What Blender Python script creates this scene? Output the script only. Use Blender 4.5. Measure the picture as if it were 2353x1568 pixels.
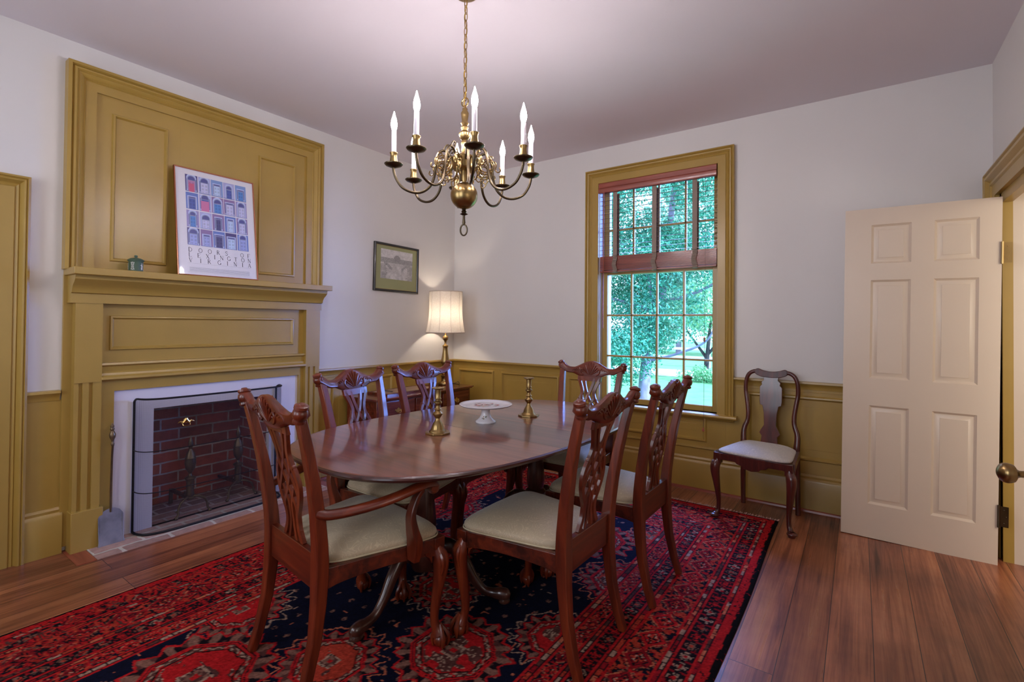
import bpy, bmesh, math, random
import numpy as np
from mathutils import Vector, Matrix
random.seed(7); rng = np.random.default_rng(7)
S = bpy.context.scene
for o in list(bpy.data.objects): bpy.data.objects.remove(o)
C = S.collection
PI = math.pi

# ------------------------------------------------------------------ camera, world, lights, exposure
YAW, PITCH, ROLL, FPX, PPY = 0.616135, 0.012058, 0.008669, 1126.452, 730.87
CAM = Vector((3.6015, -3.9911, 1.28))
H, XR = 2.846, 4.2466                 # ceiling height, right wall
YB = -5.05                            # wall behind the camera
fw = Vector((-math.sin(YAW) * math.cos(PITCH), math.cos(YAW) * math.cos(PITCH), math.sin(PITCH)))
r0 = Vector((math.cos(YAW), math.sin(YAW), 0)); u0 = r0.cross(fw)
cr = r0 * math.cos(ROLL) + u0 * math.sin(ROLL); cu = -r0 * math.sin(ROLL) + u0 * math.cos(ROLL)
cd = bpy.data.cameras.new('camera'); cam = bpy.data.objects.new('camera', cd); C.objects.link(cam)
M = Matrix((cr, cu, -fw)).transposed().to_4x4(); M.translation = CAM; cam.matrix_world = M
cd.sensor_width = 36; cd.lens = 36 * FPX / 2353; cd.shift_y = -(784 - PPY) / 2353; cd.clip_start = 0.02; cd.clip_end = 300
S.camera = cam
S.view_settings.view_transform = 'Standard'; S.view_settings.look = 'None'
S.view_settings.exposure = 0.0; S.view_settings.gamma = 1.0; S.view_settings.use_curve_mapping = False
S.cycles.use_denoising = True
S.cycles.max_bounces = 10; S.cycles.transparent_max_bounces = 24; S.cycles.sample_clamp_indirect = 6
S.cycles.caustics_reflective = False; S.cycles.caustics_refractive = False

w = bpy.data.worlds.new('world'); S.world = w; w.use_nodes = True
bg = w.node_tree.nodes['Background']; bg.inputs[0].default_value = (0.58, 0.76, 1.0, 1); bg.inputs[1].default_value = 3.4

def light(name, kind, loc, target, energy, color, size=(1, 1), angle=0.02):
    l = bpy.data.lights.new(name, kind); l.energy = energy; l.color = color
    if kind == 'AREA': l.shape = 'RECTANGLE'; l.size, l.size_y = size
    if kind == 'SUN': l.angle = angle
    o = bpy.data.objects.new(name, l); C.objects.link(o); o.location = loc
    d = Vector(target) - Vector(loc); o.rotation_euler = d.to_track_quat('-Z', 'Y').to_euler()
    return o
light('sun', 'SUN', (12, -2.0, 11), (0, 0, 0), 12.0, (0.66, 0.84, 1.0), angle=0.03)
# added blue area lamps outside the blind window, unseen, standing in for sky
light('sky_fill_lamp', 'AREA', (1.6, 2.6, 4.2), (2.1, -1.0, 0.6), 700, (0.20, 0.34, 1.0), (2.6, 1.6))
light('sky_fill_lamp', 'AREA', (4.9, 3.1, 2.3), (2.2, 0, 1.1), 850, (0.16, 0.30, 1.0), (2.6, 2.6))
# added fill lamps outside the two invented windows behind the camera
LIGHT_BACK = 20
for k, x in enumerate((1.05, 2.85)):
    light('back_fill_lamp', 'AREA', (x, YB - 0.35, 1.75), (x, 0, 1.15), LIGHT_BACK, (1.0, 0.93, 0.93), (0.95, 1.6))
# added fill lamp in the unseen room beyond the near doorway
light('hall_fill_lamp', 'AREA', (XR + 1.3, -3.4, 1.5), (2.0, -2.6, 1.2), 16, (1.0, 0.93, 0.86), (1.4, 1.8))
light('jamb_fill_lamp', 'AREA', (XR + 1.2, -1.7, 1.6), (XR + 0.1, -0.22, 1.0), 26, (1.0, 0.93, 0.8), (1.2, 1.4))  # extra unseen lamp, added to brighten the cream door jamb
BULB, LAMPBULB = 250.0, 150.0

# ------------------------------------------------------------------ helpers
def srgb(r, g, b):
    f = lambda c: (c / 255 / 12.92) if c / 255 <= 0.04045 else ((c / 255 + 0.055) / 1.055) ** 2.4
    return (f(r), f(g), f(b))

class MB:
    def __init__(s): s.v = []; s.f = []; s.m = []; s.cur = 0
    def quad(s, *idx): s.f.append(tuple(idx)); s.m.append(s.cur)
    def add(s, vs, fs):
        n = len(s.v); s.v += [tuple(p) for p in vs]
        for f in fs: s.f.append(tuple(i + n for i in f)); s.m.append(s.cur)
    def box(s, x0, x1, y0, y1, z0, z1, T=None):
        vs = [(x, y, z) for x in (x0, x1) for y in (y0, y1) for z in (z0, z1)]
        if T: vs = [tuple(T(Vector(p))) for p in vs]
        s.add(vs, [(0, 1, 3, 2), (4, 6, 7, 5), (0, 4, 5, 1), (2, 3, 7, 6), (0, 2, 6, 4), (1, 5, 7, 3)])
    def prism(s, poly, fr, h0, h1):
        """poly in (u,v); fr(u,v,h)->xyz"""
        n = len(poly); vs = [fr(u, v, h0) for u, v in poly] + [fr(u, v, h1) for u, v in poly]
        s.add(vs, [tuple(range(n))[::-1], tuple(range(n, 2 * n))] + [(i, (i + 1) % n, n + (i + 1) % n, n + i) for i in range(n)])
    def ring(s, fr, a0, a1, b0, b1, prof, cap=False, back=False):
        vs = []; fs = []
        for d, h in prof: vs += [fr(a0 + d, b0 + d, h), fr(a1 - d, b0 + d, h), fr(a1 - d, b1 - d, h), fr(a0 + d, b1 - d, h)]
        for k in range(len(prof) - 1):
            for i in range(4): j = (i + 1) % 4; fs.append((4 * k + i, 4 * k + j, 4 * k + 4 + j, 4 * k + 4 + i))
        if cap: k = len(prof) - 1; fs.append((4 * k, 4 * k + 1, 4 * k + 2, 4 * k + 3))
        s.add(vs, fs)
    def ring3(s, fr, a0, a1, b0, b1, prof):
        vs = []; fs = []
        for d, h in prof: vs += [fr(a0 + d, b0, h), fr(a0 + d, b1 - d, h), fr(a1 - d, b1 - d, h), fr(a1 - d, b0, h)]
        for k in range(len(prof) - 1):
            for i in range(3): fs.append((4 * k + i, 4 * k + i + 1, 4 * k + 5 + i, 4 * k + 4 + i))
        s.add(vs, fs)
    def extr(s, prof, fr, a0, a1, closed=True):
        """profile (h,v) swept along u from a0 to a1"""
        n = len(prof); vs = [fr(a0, v, h) for h, v in prof] + [fr(a1, v, h) for h, v in prof]
        fs = [(i, (i + 1) % n, n + (i + 1) % n, n + i) for i in range(n if closed else n - 1)]
        if closed: fs += [tuple(range(n))[::-1], tuple(range(n, 2 * n))]
        s.add(vs, fs)
    def lathe(s, prof, c=(0, 0, 0), seg=24, T=None, a0=0.0):
        vs = []; fs = []
        for r, z in prof:
            for i in range(seg):
                a = a0 + 2 * PI * i / seg; p = Vector((r * math.cos(a), r * math.sin(a), z))
                p = T @ p if T else p
                vs.append((p.x + c[0], p.y + c[1], p.z + c[2]))
        n = len(prof)
        for k in range(n - 1):
            for i in range(seg): j = (i + 1) % seg; fs.append((k * seg + i, k * seg + j, k * seg + seg + j, k * seg + seg + i))
        if prof[0][0] > 1e-5: fs.append(tuple(range(seg))[::-1])
        if prof[-1][0] > 1e-5: fs.append(tuple(range((n - 1) * seg, n * seg)))
        s.add(vs, fs)
    def ell(s, c, r, seg=14, rings=9, T=None):
        prof = [(max(1e-6, math.sin(PI * k / rings)), -math.cos(PI * k / rings)) for k in range(rings + 1)]
        D = Matrix.Diagonal((r[0], r[1], r[2])); D = (T @ D) if T else D
        s.lathe(prof, c, seg, D)
    def tube(s, pts, rad, seg=8, closed=False, flat=None, up=(0, 0, 1)):
        """flat=(a,b): elliptical/rect section multipliers along side and up"""
        pts = [Vector(p) for p in pts]; n = len(pts)
        if not hasattr(rad, '__len__'): rad = [rad] * n
        vs = []; fs = []; up = Vector(up); prev = None
        for i, p in enumerate(pts):
            t = (pts[(i + 1) % n] - pts[i - 1]) if closed else (pts[min(i + 1, n - 1)] - pts[max(i - 1, 0)])
            if t.length < 1e-9: t = Vector((0, 0, 1))
            t.normalize()
            if flat is not None: sd = t.cross(up)
            else:
                if prev is None: sd = t.cross(Vector((0.31, 0.2, 0.93)) if abs(t.z) < .9 else Vector((1, 0.1, 0)))
                else: sd = prev - t * prev.dot(t)
            if sd.length < 1e-6: sd = t.orthogonal()
            sd.normalize(); prev = sd; nu = sd.cross(t)
            for k in range(seg):
                if flat is not None and seg == 4:
                    cx, cy = [(1, 1), (-1, 1), (-1, -1), (1, -1)][k]
                else:
                    a = 2 * PI * k / seg; cx, cy = math.cos(a), math.sin(a)
                fa, fb = flat if flat is not None else (1, 1)
                vs.append(tuple(p + sd * cx * rad[i] * fa + nu * cy * rad[i] * fb))
        m = n if closed else n - 1
        for i in range(m):
            j = (i + 1) % n
            for k in range(seg): l = (k + 1) % seg; fs.append((i * seg + k, i * seg + l, j * seg + l, j * seg + k))
        if not closed: fs += [tuple(range(seg))[::-1], tuple(range((n - 1) * seg, n * seg))]
        s.add(vs, fs)
    def build(s, name, mats, parent=None, smooth=35, bevel=0, T=None, seg=2):
        me = bpy.data.meshes.new(name); vs = s.v
        if T is not None: vs = [tuple(T @ Vector(p)) for p in vs]
        me.from_pydata(vs, [], s.f)
        if not isinstance(mats, (list, tuple)): mats = [mats]
        for m in mats: me.materials.append(m)
        if len(mats) > 1: me.polygons.foreach_set('material_index', s.m)
        bm = bmesh.new(); bm.from_mesh(me); bmesh.ops.recalc_face_normals(bm, faces=bm.faces); bm.to_mesh(me); bm.free()
        if smooth:
            me.polygons.foreach_set('use_smooth', [True] * len(me.polygons)); me.set_sharp_from_angle(angle=math.radians(smooth))
        o = bpy.data.objects.new(name, me); C.objects.link(o)
        if parent: o.parent = parent
        if bevel:
            b = o.modifiers.new('bevel', 'BEVEL'); b.width = bevel; b.segments = seg; b.limit_method = 'ANGLE'; b.angle_limit = math.radians(40)
        return o

def smoothpath(pts, n=6):
    """Catmull-Rom through the points (any dimension)"""
    P = [np.array(p, float) for p in pts]; P = [2 * P[0] - P[1]] + P + [2 * P[-1] - P[-2]]; out = []
    for i in range(1, len(P) - 2):
        for k in range(n):
            t = k / n; a, b, c, d = P[i - 1:i + 3]
            out.append(.5 * (2 * b + (c - a) * t + (2 * a - 5 * b + 4 * c - d) * t * t + (3 * b - a - 3 * c + d) * t ** 3))
    out.append(P[-2]); return out

def empty(name, loc=(0, 0, 0), rz=0):
    o = bpy.data.objects.new(name, None); C.objects.link(o); o.location = loc; o.rotation_euler = (0, 0, rz); o.empty_display_size = .1; return o
def tag(o, label=None, cat=None, group=None, kind=None):
    if label: o['label'] = label
    if cat: o['category'] = cat
    if group: o['group'] = group
    if kind: o['kind'] = kind
    return o
def copy_tree(o, parent=None):
    c = o.copy(); C.objects.link(c); c.parent = parent
    for ch in list(o.children): copy_tree(ch, c)
    return c

# ------------------------------------------------------------------ materials
def newmat(name):
    m = bpy.data.materials.new(name); m.use_nodes = True; nt = m.node_tree; b = nt.nodes['Principled BSDF']
    return m, nt, b
def N(nt, t, **k):
    n = nt.nodes.new(t)
    for a, v in k.items(): setattr(n, a, v)
    return n
def setin(n, **k):
    for a, v in k.items(): n.inputs[a.replace('_', ' ')].default_value = v
def coord(nt, scale=(1, 1, 1), rot=(0, 0, 0), src='Object'):
    tc = N(nt, 'ShaderNodeTexCoord'); mp = N(nt, 'ShaderNodeMapping'); nt.links.new(tc.outputs[src], mp.inputs[0])
    mp.inputs['Scale'].default_value = scale; mp.inputs['Rotation'].default_value = rot; return mp.outputs[0]
def ramp(nt, fac, stops):
    r = N(nt, 'ShaderNodeValToRGB'); nt.links.new(fac, r.inputs[0]); e = r.color_ramp.elements
    while len(e) < len(stops): e.new(0.5)
    for el, (p, c) in zip(e, stops): el.position = p; el.color = (*c, 1) if len(c) == 3 else c
    return r.outputs[0]
def noise(nt, vec, scale, detail=3, rough=.55, dist=0):
    n = N(nt, 'ShaderNodeTexNoise'); nt.links.new(vec, n.inputs['Vector']); setin(n, Scale=scale, Detail=detail, Roughness=rough, Distortion=dist); return n.outputs[0]
def bump(nt, b, h, strength=.2, dist=.01):
    n = N(nt, 'ShaderNodeBump'); nt.links.new(h, n.inputs['Height']); n.inputs['Strength'].default_value = strength; n.inputs['Distance'].default_value = dist
    nt.links.new(n.outputs[0], b.inputs['Normal'])
def plain(name, col, rough=.5, metal=0, coat=0, coatr=.1, var=.06, bscale=0, bstr=.1, nscale=3.0, spec=None):
    m, nt, b = newmat(name); v = coord(nt)
    c2 = tuple(max(0, c * (1 - var)) for c in col); c1 = tuple(min(1, c * (1 + var)) for c in col)
    nt.links.new(ramp(nt, noise(nt, v, nscale, 4), [(.3, c2), (.7, c1)]), b.inputs['Base Color'])
    setin(b, Roughness=rough, Metallic=metal); b.inputs['Coat Weight'].default_value = coat; b.inputs['Coat Roughness'].default_value = coatr
    if spec is not None: b.inputs['Specular IOR Level'].default_value = spec
    if bscale: bump(nt, b, noise(nt, v, bscale, 4), bstr, .004)
    return m
def wood(name, cols, axis='z', rough=.35, coat=.4, scale=1.0, coatr=.12, var=True):
    m, nt, b = newmat(name); sc = {'x': (2, 28, 28), 'y': (28, 2, 28), 'z': (28, 28, 2)}[axis]; sc = tuple(s * scale for s in sc)
    v = coord(nt, sc); n1 = noise(nt, v, 1.0, 5, .6, .6)
    v2 = coord(nt, tuple(s * .12 for s in sc)); n2 = noise(nt, v2, 1.0, 2, .5, .3)
    mx = N(nt, 'ShaderNodeMath', operation='MULTIPLY_ADD'); nt.links.new(n1, mx.inputs[0]); mx.inputs[1].default_value = .55
    m2 = N(nt, 'ShaderNodeMath', operation='MULTIPLY'); nt.links.new(n2, m2.inputs[0]); m2.inputs[1].default_value = .45; nt.links.new(m2.outputs[0], mx.inputs[2])
    nt.links.new(ramp(nt, mx.outputs[0], [(.34, cols[0]), (.5, cols[1]), (.66, cols[2])]), b.inputs['Base Color'])
    setin(b, Roughness=rough); b.inputs['Coat Weight'].default_value = coat; b.inputs['Coat Roughness'].default_value = coatr
    bump(nt, b, n1, .06, .002); return m

MUST = srgb(170, 138, 66)
M_wall = plain('wall_paint', srgb(222, 218, 214), .6, var=.015, bscale=120, bstr=.05, nscale=1.2)
M_ceil = plain('ceiling_paint', srgb(224, 216, 222), .7, var=.02, nscale=.8)
M_must = plain('mustard_paint', MUST, .34, var=.04, bscale=55, bstr=.09, nscale=5, coat=.15, coatr=.25)
M_plaster = plain('white_plaster', srgb(222, 216, 222), .5, var=.02, bscale=12, bstr=.15)
M_cream = plain('cream_paint', srgb(212, 194, 174), .32, var=.015, bscale=60, bstr=.03)
MW = [srgb(46, 12, 4), srgb(94, 32, 12), srgb(132, 54, 24)]
M_mz = wood('mahogany_upright_grain', MW, 'z', .36, .35); M_mx = wood('mahogany_cross_grain', MW, 'x', .36, .35); M_my = wood('mahogany_long_grain', MW, 'y', .36, .35)
DK = [srgb(38, 20, 16), srgb(62, 34, 26), srgb(88, 50, 38)]
M_dark = wood('dark_walnut', DK, 'z', .28, .6)
M_seatoak = wood('dark_mahogany_frame', [srgb(42, 14, 12), srgb(74, 28, 22), srgb(104, 44, 34)], 'z', .28, .6)
M_case = wood('polished_cherry_case', [srgb(62, 20, 12), srgb(96, 36, 22), srgb(128, 56, 36)], 'y', .25, .6)
M_brass = plain('antique_brass', srgb(160, 134, 88), .30, 1, var=.12, nscale=9)
M_brassdk = plain('darkened_bronze', srgb(92, 80, 62), .32, 1, var=.2, nscale=12)
M_brassbr = plain('bright_brass', srgb(226, 196, 128), .2, 1, var=.08)
M_iron = plain('blackened_iron', srgb(38, 36, 40), .5, .7, var=.2, bscale=60)
M_rust = plain('aged_andiron_metal', srgb(112, 94, 72), .4, .8, var=.3, nscale=14, bscale=40)
M_shovel = plain('worn_grey_steel', srgb(136, 134, 142), .5, .25, var=.3, nscale=10, bscale=30)
M_porc = plain('glazed_porcelain', srgb(236, 232, 236), .12, 0, coat=.6, coatr=.05, var=.01)
M_green = plain('green_jasper', srgb(70, 92, 72), .55, var=.06)
M_white = plain('white_relief', srgb(222, 220, 214), .6, var=.02)
M_black = plain('black_lacquer', srgb(26, 24, 24), .3, coat=.4)
M_gold = plain('gilt_fillet', srgb(190, 160, 96), .4, .6)
M_mat = plain('olive_mat_board', srgb(156, 158, 116), .85, var=.02)
M_copper = plain('copper_frame_metal', srgb(186, 122, 98), .22, 1, var=.06)
M_paper = plain('poster_paper', srgb(218, 214, 218), .35, var=.01, coat=.7, coatr=.04)
M_ink = plain('black_ink', srgb(52, 52, 60), .7)
M_greyink = plain('faint_grey_ink', srgb(170, 168, 172), .7)
M_blindwood = wood('reddish_blind_wood', [srgb(112, 46, 34), srgb(150, 72, 54), srgb(182, 100, 78)], 'x', .35, .3)
M_slat = wood('blind_slat_wood', [srgb(70, 34, 28), srgb(104, 54, 42), srgb(126, 70, 54)], 'x', .4, .2)
M_tape = plain('taupe_cloth_tape', srgb(150, 134, 122), .85, bscale=300)
M_cord = plain('brown_cord', srgb(92, 56, 44), .7)
M_candle = plain('ivory_candle_sleeve', srgb(238, 232, 238), .35, var=.01)
M_chaincable = plain('gold_cable', srgb(178, 140, 44), .4, .5)
M_bark = plain('grey_bark', srgb(140, 130, 158), .9, var=.3, nscale=6, bscale=20, bstr=.5)
M_barkdk = plain('dark_bark', srgb(60, 56, 66), .9, var=.3, nscale=8, bscale=20, bstr=.5)
M_fence = plain('white_fence_paint', srgb(214, 220, 232), .6)
M_path = plain('pale_gravel', srgb(190, 194, 206), .9, var=.1, nscale=20)
M_shoe = wood('reddish_shoe_moulding', [srgb(116, 48, 34), srgb(150, 74, 54), srgb(176, 96, 72)], 'x', .35, .2)
M_cordblk = plain('dark_lamp_cord', srgb(40, 26, 24), .5)
M_cord2 = plain('pinkish_wood_tassel', srgb(176, 84, 66), .4)

def emit(name, col, st):
    m, nt, b = newmat(name); e = N(nt, 'ShaderNodeEmission'); e.inputs[0].default_value = (*col, 1); e.inputs[1].default_value = st
    nt.links.new(e.outputs[0], nt.nodes['Material Output'].inputs[0]); return m
M_bulb = emit('glowing_bulb', (1.0, 0.89, 0.91), BULB)
M_lampbulb = emit('glowing_lamp_bulb', (1.0, 0.86, 0.70), LAMPBULB)

def glassmat():
    m, nt, b = newmat('window_glass'); t = N(nt, 'ShaderNodeBsdfTransparent'); g = N(nt, 'ShaderNodeBsdfGlossy'); g.inputs['Roughness'].default_value = .02
    t.inputs[0].default_value = (.96, .98, 1, 1); f = N(nt, 'ShaderNodeFresnel'); f.inputs[0].default_value = 1.14; x = N(nt, 'ShaderNodeMixShader')
    nt.links.new(f.outputs[0], x.inputs[0]); nt.links.new(t.outputs[0], x.inputs[1]); nt.links.new(g.outputs[0], x.inputs[2])
    nt.links.new(x.outputs[0], nt.nodes['Material Output'].inputs[0]); return m
M_glass = glassmat()

def fabric(name, c1, c2, swirl=True):
    m, nt, b = newmat(name); v = coord(nt, (1, 1, 1))
    n = noise(nt, v, 17, 2, .5, 1.6); mm = N(nt, 'ShaderNodeMath', operation='MULTIPLY'); nt.links.new(n, mm.inputs[0]); mm.inputs[1].default_value = 9
    pp = N(nt, 'ShaderNodeMath', operation='PINGPONG'); nt.links.new(mm.outputs[0], pp.inputs[0]); pp.inputs[1].default_value = .5
    nt.links.new(ramp(nt, pp.outputs[0], [(.0, c2), (.14, c1), (.5, c1)]), b.inputs['Base Color'])
    setin(b, Roughness=.62); b.inputs['Sheen Weight'].default_value = .25
    bump(nt, b, pp.outputs[0], .12, .002); return m
M_seat = fabric('damask_seat_fabric', srgb(176, 158, 130), srgb(196, 178, 146))
M_seatq = fabric('pale_damask_seat_fabric', srgb(186, 178, 172), srgb(216, 206, 190))
M_piping = plain('seat_piping_fabric', srgb(186, 170, 138), .7)

def shademat():
    m, nt, b = newmat('pleated_shade_cloth'); d = N(nt, 'ShaderNodeBsdfDiffuse'); t = N(nt, 'ShaderNodeBsdfTranslucent'); x = N(nt, 'ShaderNodeMixShader')
    v = coord(nt, (1, 1, 1)); c = ramp(nt, noise(nt, v, 90, 2), [(.3, srgb(240, 224, 204)), (.7, srgb(252, 240, 224))])
    nt.links.new(c, d.inputs[0]); t.inputs[0].default_value = (.70, .62, .52, 1); x.inputs[0].default_value = .2
    nt.links.new(d.outputs[0], x.inputs[1]); nt.links.new(t.outputs[0], x.inputs[2]); nt.links.new(x.outputs[0], nt.nodes['Material Output'].inputs[0]); return m
M_shade = shademat()
M_shadetrim = plain('shade_braid', srgb(214, 196, 178), .8)

def screenmat():
    m, nt, b = newmat('fine_wire_mesh'); t = N(nt, 'ShaderNodeBsdfTransparent'); x = N(nt, 'ShaderNodeMixShader')
    tc = N(nt, 'ShaderNodeTexCoord'); sp = N(nt, 'ShaderNodeSeparateXYZ'); nt.links.new(tc.outputs['Object'], sp.inputs[0])
    outs = []
    for k in (1, 2):
        a = N(nt, 'ShaderNodeMath', operation='MULTIPLY'); nt.links.new(sp.outputs[k], a.inputs[0]); a.inputs[1].default_value = 1 / .0055
        f = N(nt, 'ShaderNodeMath', operation='FRACT'); nt.links.new(a.outputs[0], f.inputs[0])
        l = N(nt, 'ShaderNodeMath', operation='LESS_THAN'); nt.links.new(f.outputs[0], l.inputs[0]); l.inputs[1].default_value = .3; outs.append(l.outputs[0])
    mx = N(nt, 'ShaderNodeMath', operation='MAXIMUM'); nt.links.new(outs[0], mx.inputs[0]); nt.links.new(outs[1], mx.inputs[1])
    ma = N(nt, 'ShaderNodeMath', operation='MULTIPLY_ADD'); nt.links.new(mx.outputs[0], ma.inputs[0]); ma.inputs[1].default_value = .14; ma.inputs[2].default_value = .27; nt.links.new(ma.outputs[0], x.inputs[0]); nt.links.new(t.outputs[0], x.inputs[1]); setin(b, Base_Color=(*srgb(46, 44, 48), 1), Roughness=.5, Metallic=.4)
    nt.links.new(b.outputs[0], x.inputs[2]); nt.links.new(x.outputs[0], nt.nodes['Material Output'].inputs[0]); return m
M_screen = screenmat()

def brickmat(name, c1, c2, mortar, bw, bh, ms, rot=(0, 0, 0), rough=.85, off=(0, 0, 0), irregular=.012):
    m, nt, b = newmat(name); tc = N(nt, 'ShaderNodeTexCoord'); mp = N(nt, 'ShaderNodeMapping'); nt.links.new(tc.outputs['Object'], mp.inputs[0])
    mp.inputs['Rotation'].default_value = rot; mp.inputs['Location'].default_value = off
    nz = N(nt, 'ShaderNodeTexNoise'); nt.links.new(mp.outputs[0], nz.inputs['Vector']); setin(nz, Scale=9.0, Detail=3.0)
    sub = N(nt, 'ShaderNodeVectorMath', operation='SCALE'); nt.links.new(nz.outputs['Color'], sub.inputs[0]); sub.inputs['Scale'].default_value = irregular * 2
    ad = N(nt, 'ShaderNodeVectorMath', operation='ADD'); nt.links.new(mp.outputs[0], ad.inputs[0]); nt.links.new(sub.outputs[0], ad.inputs[1])
    br = N(nt, 'ShaderNodeTexBrick'); nt.links.new(ad.outputs[0], br.inputs['Vector'])
    setin(br, Color1=(*c1, 1), Color2=(*c2, 1), Mortar=(*mortar, 1), Scale=1.0, Mortar_Size=ms, Mortar_Smooth=.2, Brick_Width=bw, Row_Height=bh)
    n2 = noise(nt, mp.outputs[0], 26, 4); mx = N(nt, 'ShaderNodeMixRGB', blend_type='MULTIPLY'); mx.inputs[0].default_value = .5
    nt.links.new(br.outputs[0], mx.inputs[1]); nt.links.new(ramp(nt, n2, [(.25, (.45, .45, .45)), (.65, (1, 1, 1))]), mx.inputs[2]); nt.links.new(mx.outputs[0], b.inputs['Base Color'])
    setin(b, Roughness=rough); inv = N(nt, 'ShaderNodeMath', operation='SUBTRACT'); inv.inputs[0].default_value = 1; nt.links.new(br.outputs[1], inv.inputs[1]); bump(nt, b, inv.outputs[0], .5, .01)
    return m
# back wall of the firebox lies in the y-z plane: rotate so that texture x = y, texture y = z
M_fbrick = brickmat('firebox_brick', srgb(186, 92, 70), srgb(140, 76, 60), srgb(190, 178, 172), .225, .0765, .0062, rot=(-PI / 2, PI / 2, 0), off=(.05, 0.02, 0), irregular=.006)
M_fbrick2 = brickmat('firebox_side_brick', srgb(190, 96, 72), srgb(150, 80, 64), srgb(200, 188, 182), .225, .0765, .0062, rot=(-PI / 2, 0, 0), irregular=.005)
M_hearth = brickmat('worn_hearth_brick', srgb(196, 160, 148), srgb(168, 132, 120), srgb(212, 202, 188), .235, .115, .010, rot=(0, 0, PI / 2), rough=.7, irregular=.02)
M_fbfloor = brickmat('sooty_hearth_brick', srgb(170, 132, 120), srgb(136, 108, 100), srgb(190, 176, 168), .2, .1, .009, rot=(0, 0, PI / 2), off=(0.03, 0.05, 0))

def floormat():
    m, nt, b = newmat('old_pine_boards'); tc = N(nt, 'ShaderNodeTexCoord'); mp = N(nt, 'ShaderNodeMapping'); nt.links.new(tc.outputs['Object'], mp.inputs[0]); mp.inputs['Rotation'].default_value = (0, 0, PI / 2)
    br = N(nt, 'ShaderNodeTexBrick'); nt.links.new(mp.outputs[0], br.inputs['Vector']); br.offset = .37; br.offset_frequency = 3
    setin(br, Color1=(0, 0, 0, 1), Color2=(1, 1, 1, 1), Mortar=(.0, .0, .0, 1), Scale=1.0, Mortar_Size=.0016, Mortar_Smooth=.3, Brick_Width=3.1, Row_Height=.152)
    # each board shifts its own grain
    sc = N(nt, 'ShaderNodeVectorMath', operation='SCALE'); nt.links.new(br.outputs[0], sc.inputs[0]); sc.inputs['Scale'].default_value = 13.0
    m1 = N(nt, 'ShaderNodeMapping'); nt.links.new(tc.outputs['Object'], m1.inputs[0]); m1.inputs['Scale'].default_value = (46, 1.3, 1)
    ad = N(nt, 'ShaderNodeVectorMath', operation='ADD'); nt.links.new(m1.outputs[0], ad.inputs[0]); nt.links.new(sc.outputs[0], ad.inputs[1])
    g1 = noise(nt, ad.outputs[0], 1.0, 6, .62, 1.2)
    m3 = N(nt, 'ShaderNodeMapping'); nt.links.new(tc.outputs['Object'], m3.inputs[0]); m3.inputs['Scale'].default_value = (9, .8, 1)
    ad2 = N(nt, 'ShaderNodeVectorMath', operation='ADD'); nt.links.new(m3.outputs[0], ad2.inputs[0]); nt.links.new(sc.outputs[0], ad2.inputs[1])
    g2 = noise(nt, ad2.outputs[0], 1.0, 3, .5, .4)
    mix = N(nt, 'ShaderNodeMixRGB'); mix.inputs[0].default_value = .5; nt.links.new(g2, mix.inputs[1]); nt.links.new(g1, mix.inputs[2])
    col = ramp(nt, mix.outputs[0], [(.30, srgb(88, 52, 38)), (.43, srgb(146, 86, 60)), (.54, srgb(184, 116, 80)), (.70, srgb(214, 152, 108))])
    tint = ramp(nt, br.outputs[0], [(0, (.66, .60, .57)), (.5, (.9, .84, .80)), (1, (1.0, .98, .94))])
    mu = N(nt, 'ShaderNodeMixRGB', blend_type='MULTIPLY'); mu.inputs[0].default_value = 1; nt.links.new(col, mu.inputs[1]); nt.links.new(tint, mu.inputs[2])
    # grime: broad patches of wear
    g3 = noise(nt, tc.outputs['Object'], 1.6, 5, .6); wr = ramp(nt, g3, [(.38, (.50, .45, .43)), (.6, (1, 1, 1))])
    m5 = N(nt, 'ShaderNodeMixRGB', blend_type='MULTIPLY'); m5.inputs[0].default_value = .8; nt.links.new(mu.outputs[0], m5.inputs[1]); nt.links.new(wr, m5.inputs[2])
    gm = N(nt, 'ShaderNodeMixRGB'); nt.links.new(br.outputs[1], gm.inputs[0]); nt.links.new(m5.outputs[0], gm.inputs[1]); gm.inputs[2].default_value = (*srgb(40, 22, 18), 1)
    nt.links.new(gm.outputs[0], b.inputs['Base Color'])
    nt.links.new(ramp(nt, g1, [(.3, (.42,) * 3), (.7, (.26,) * 3)]), b.inputs['Roughness']); b.inputs['Coat Weight'].default_value = .15; b.inputs['Coat Roughness'].default_value = .2
    bump(nt, b, g1, .12, .003); return m
M_floor = floormat()

def attrmat(name, attr='Col', rough=.9, sheen=0, nb=None, coat=0, spec=.5):
    m, nt, b = newmat(name); b.inputs['Specular IOR Level'].default_value = spec; a = N(nt, 'ShaderNodeAttribute'); a.attribute_name = attr; nt.links.new(a.outputs['Color'], b.inputs['Base Color'])
    setin(b, Roughness=rough); b.inputs['Sheen Weight'].default_value = sheen; b.inputs['Coat Weight'].default_value = coat; b.inputs['Coat Roughness'].default_value = .04
    if nb:
        v = coord(nt); bump(nt, b, noise(nt, v, nb, 2), .6, .004)
    return m

def tabletopmat():
    cols = [srgb(88, 42, 30), srgb(122, 64, 48), srgb(146, 84, 64)]
    m = wood('polished_mahogany_top', cols, 'x', .2, .55, .8, .1); nt = m.node_tree; b = nt.nodes['Principled BSDF']
    b.inputs['Roughness'].default_value = .3; b.inputs['Coat Weight'].default_value = .8; return m
M_top = tabletopmat()
M_edge = wood('dark_table_edge', [srgb(38, 18, 16), srgb(58, 28, 24), srgb(76, 38, 32)], 'y', .3, .6)
M_leafwood = wood('darker_leaf_wood', [srgb(64, 34, 30), srgb(90, 50, 44), srgb(110, 64, 56)], 'x', .3, .7, .8, .12)

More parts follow.
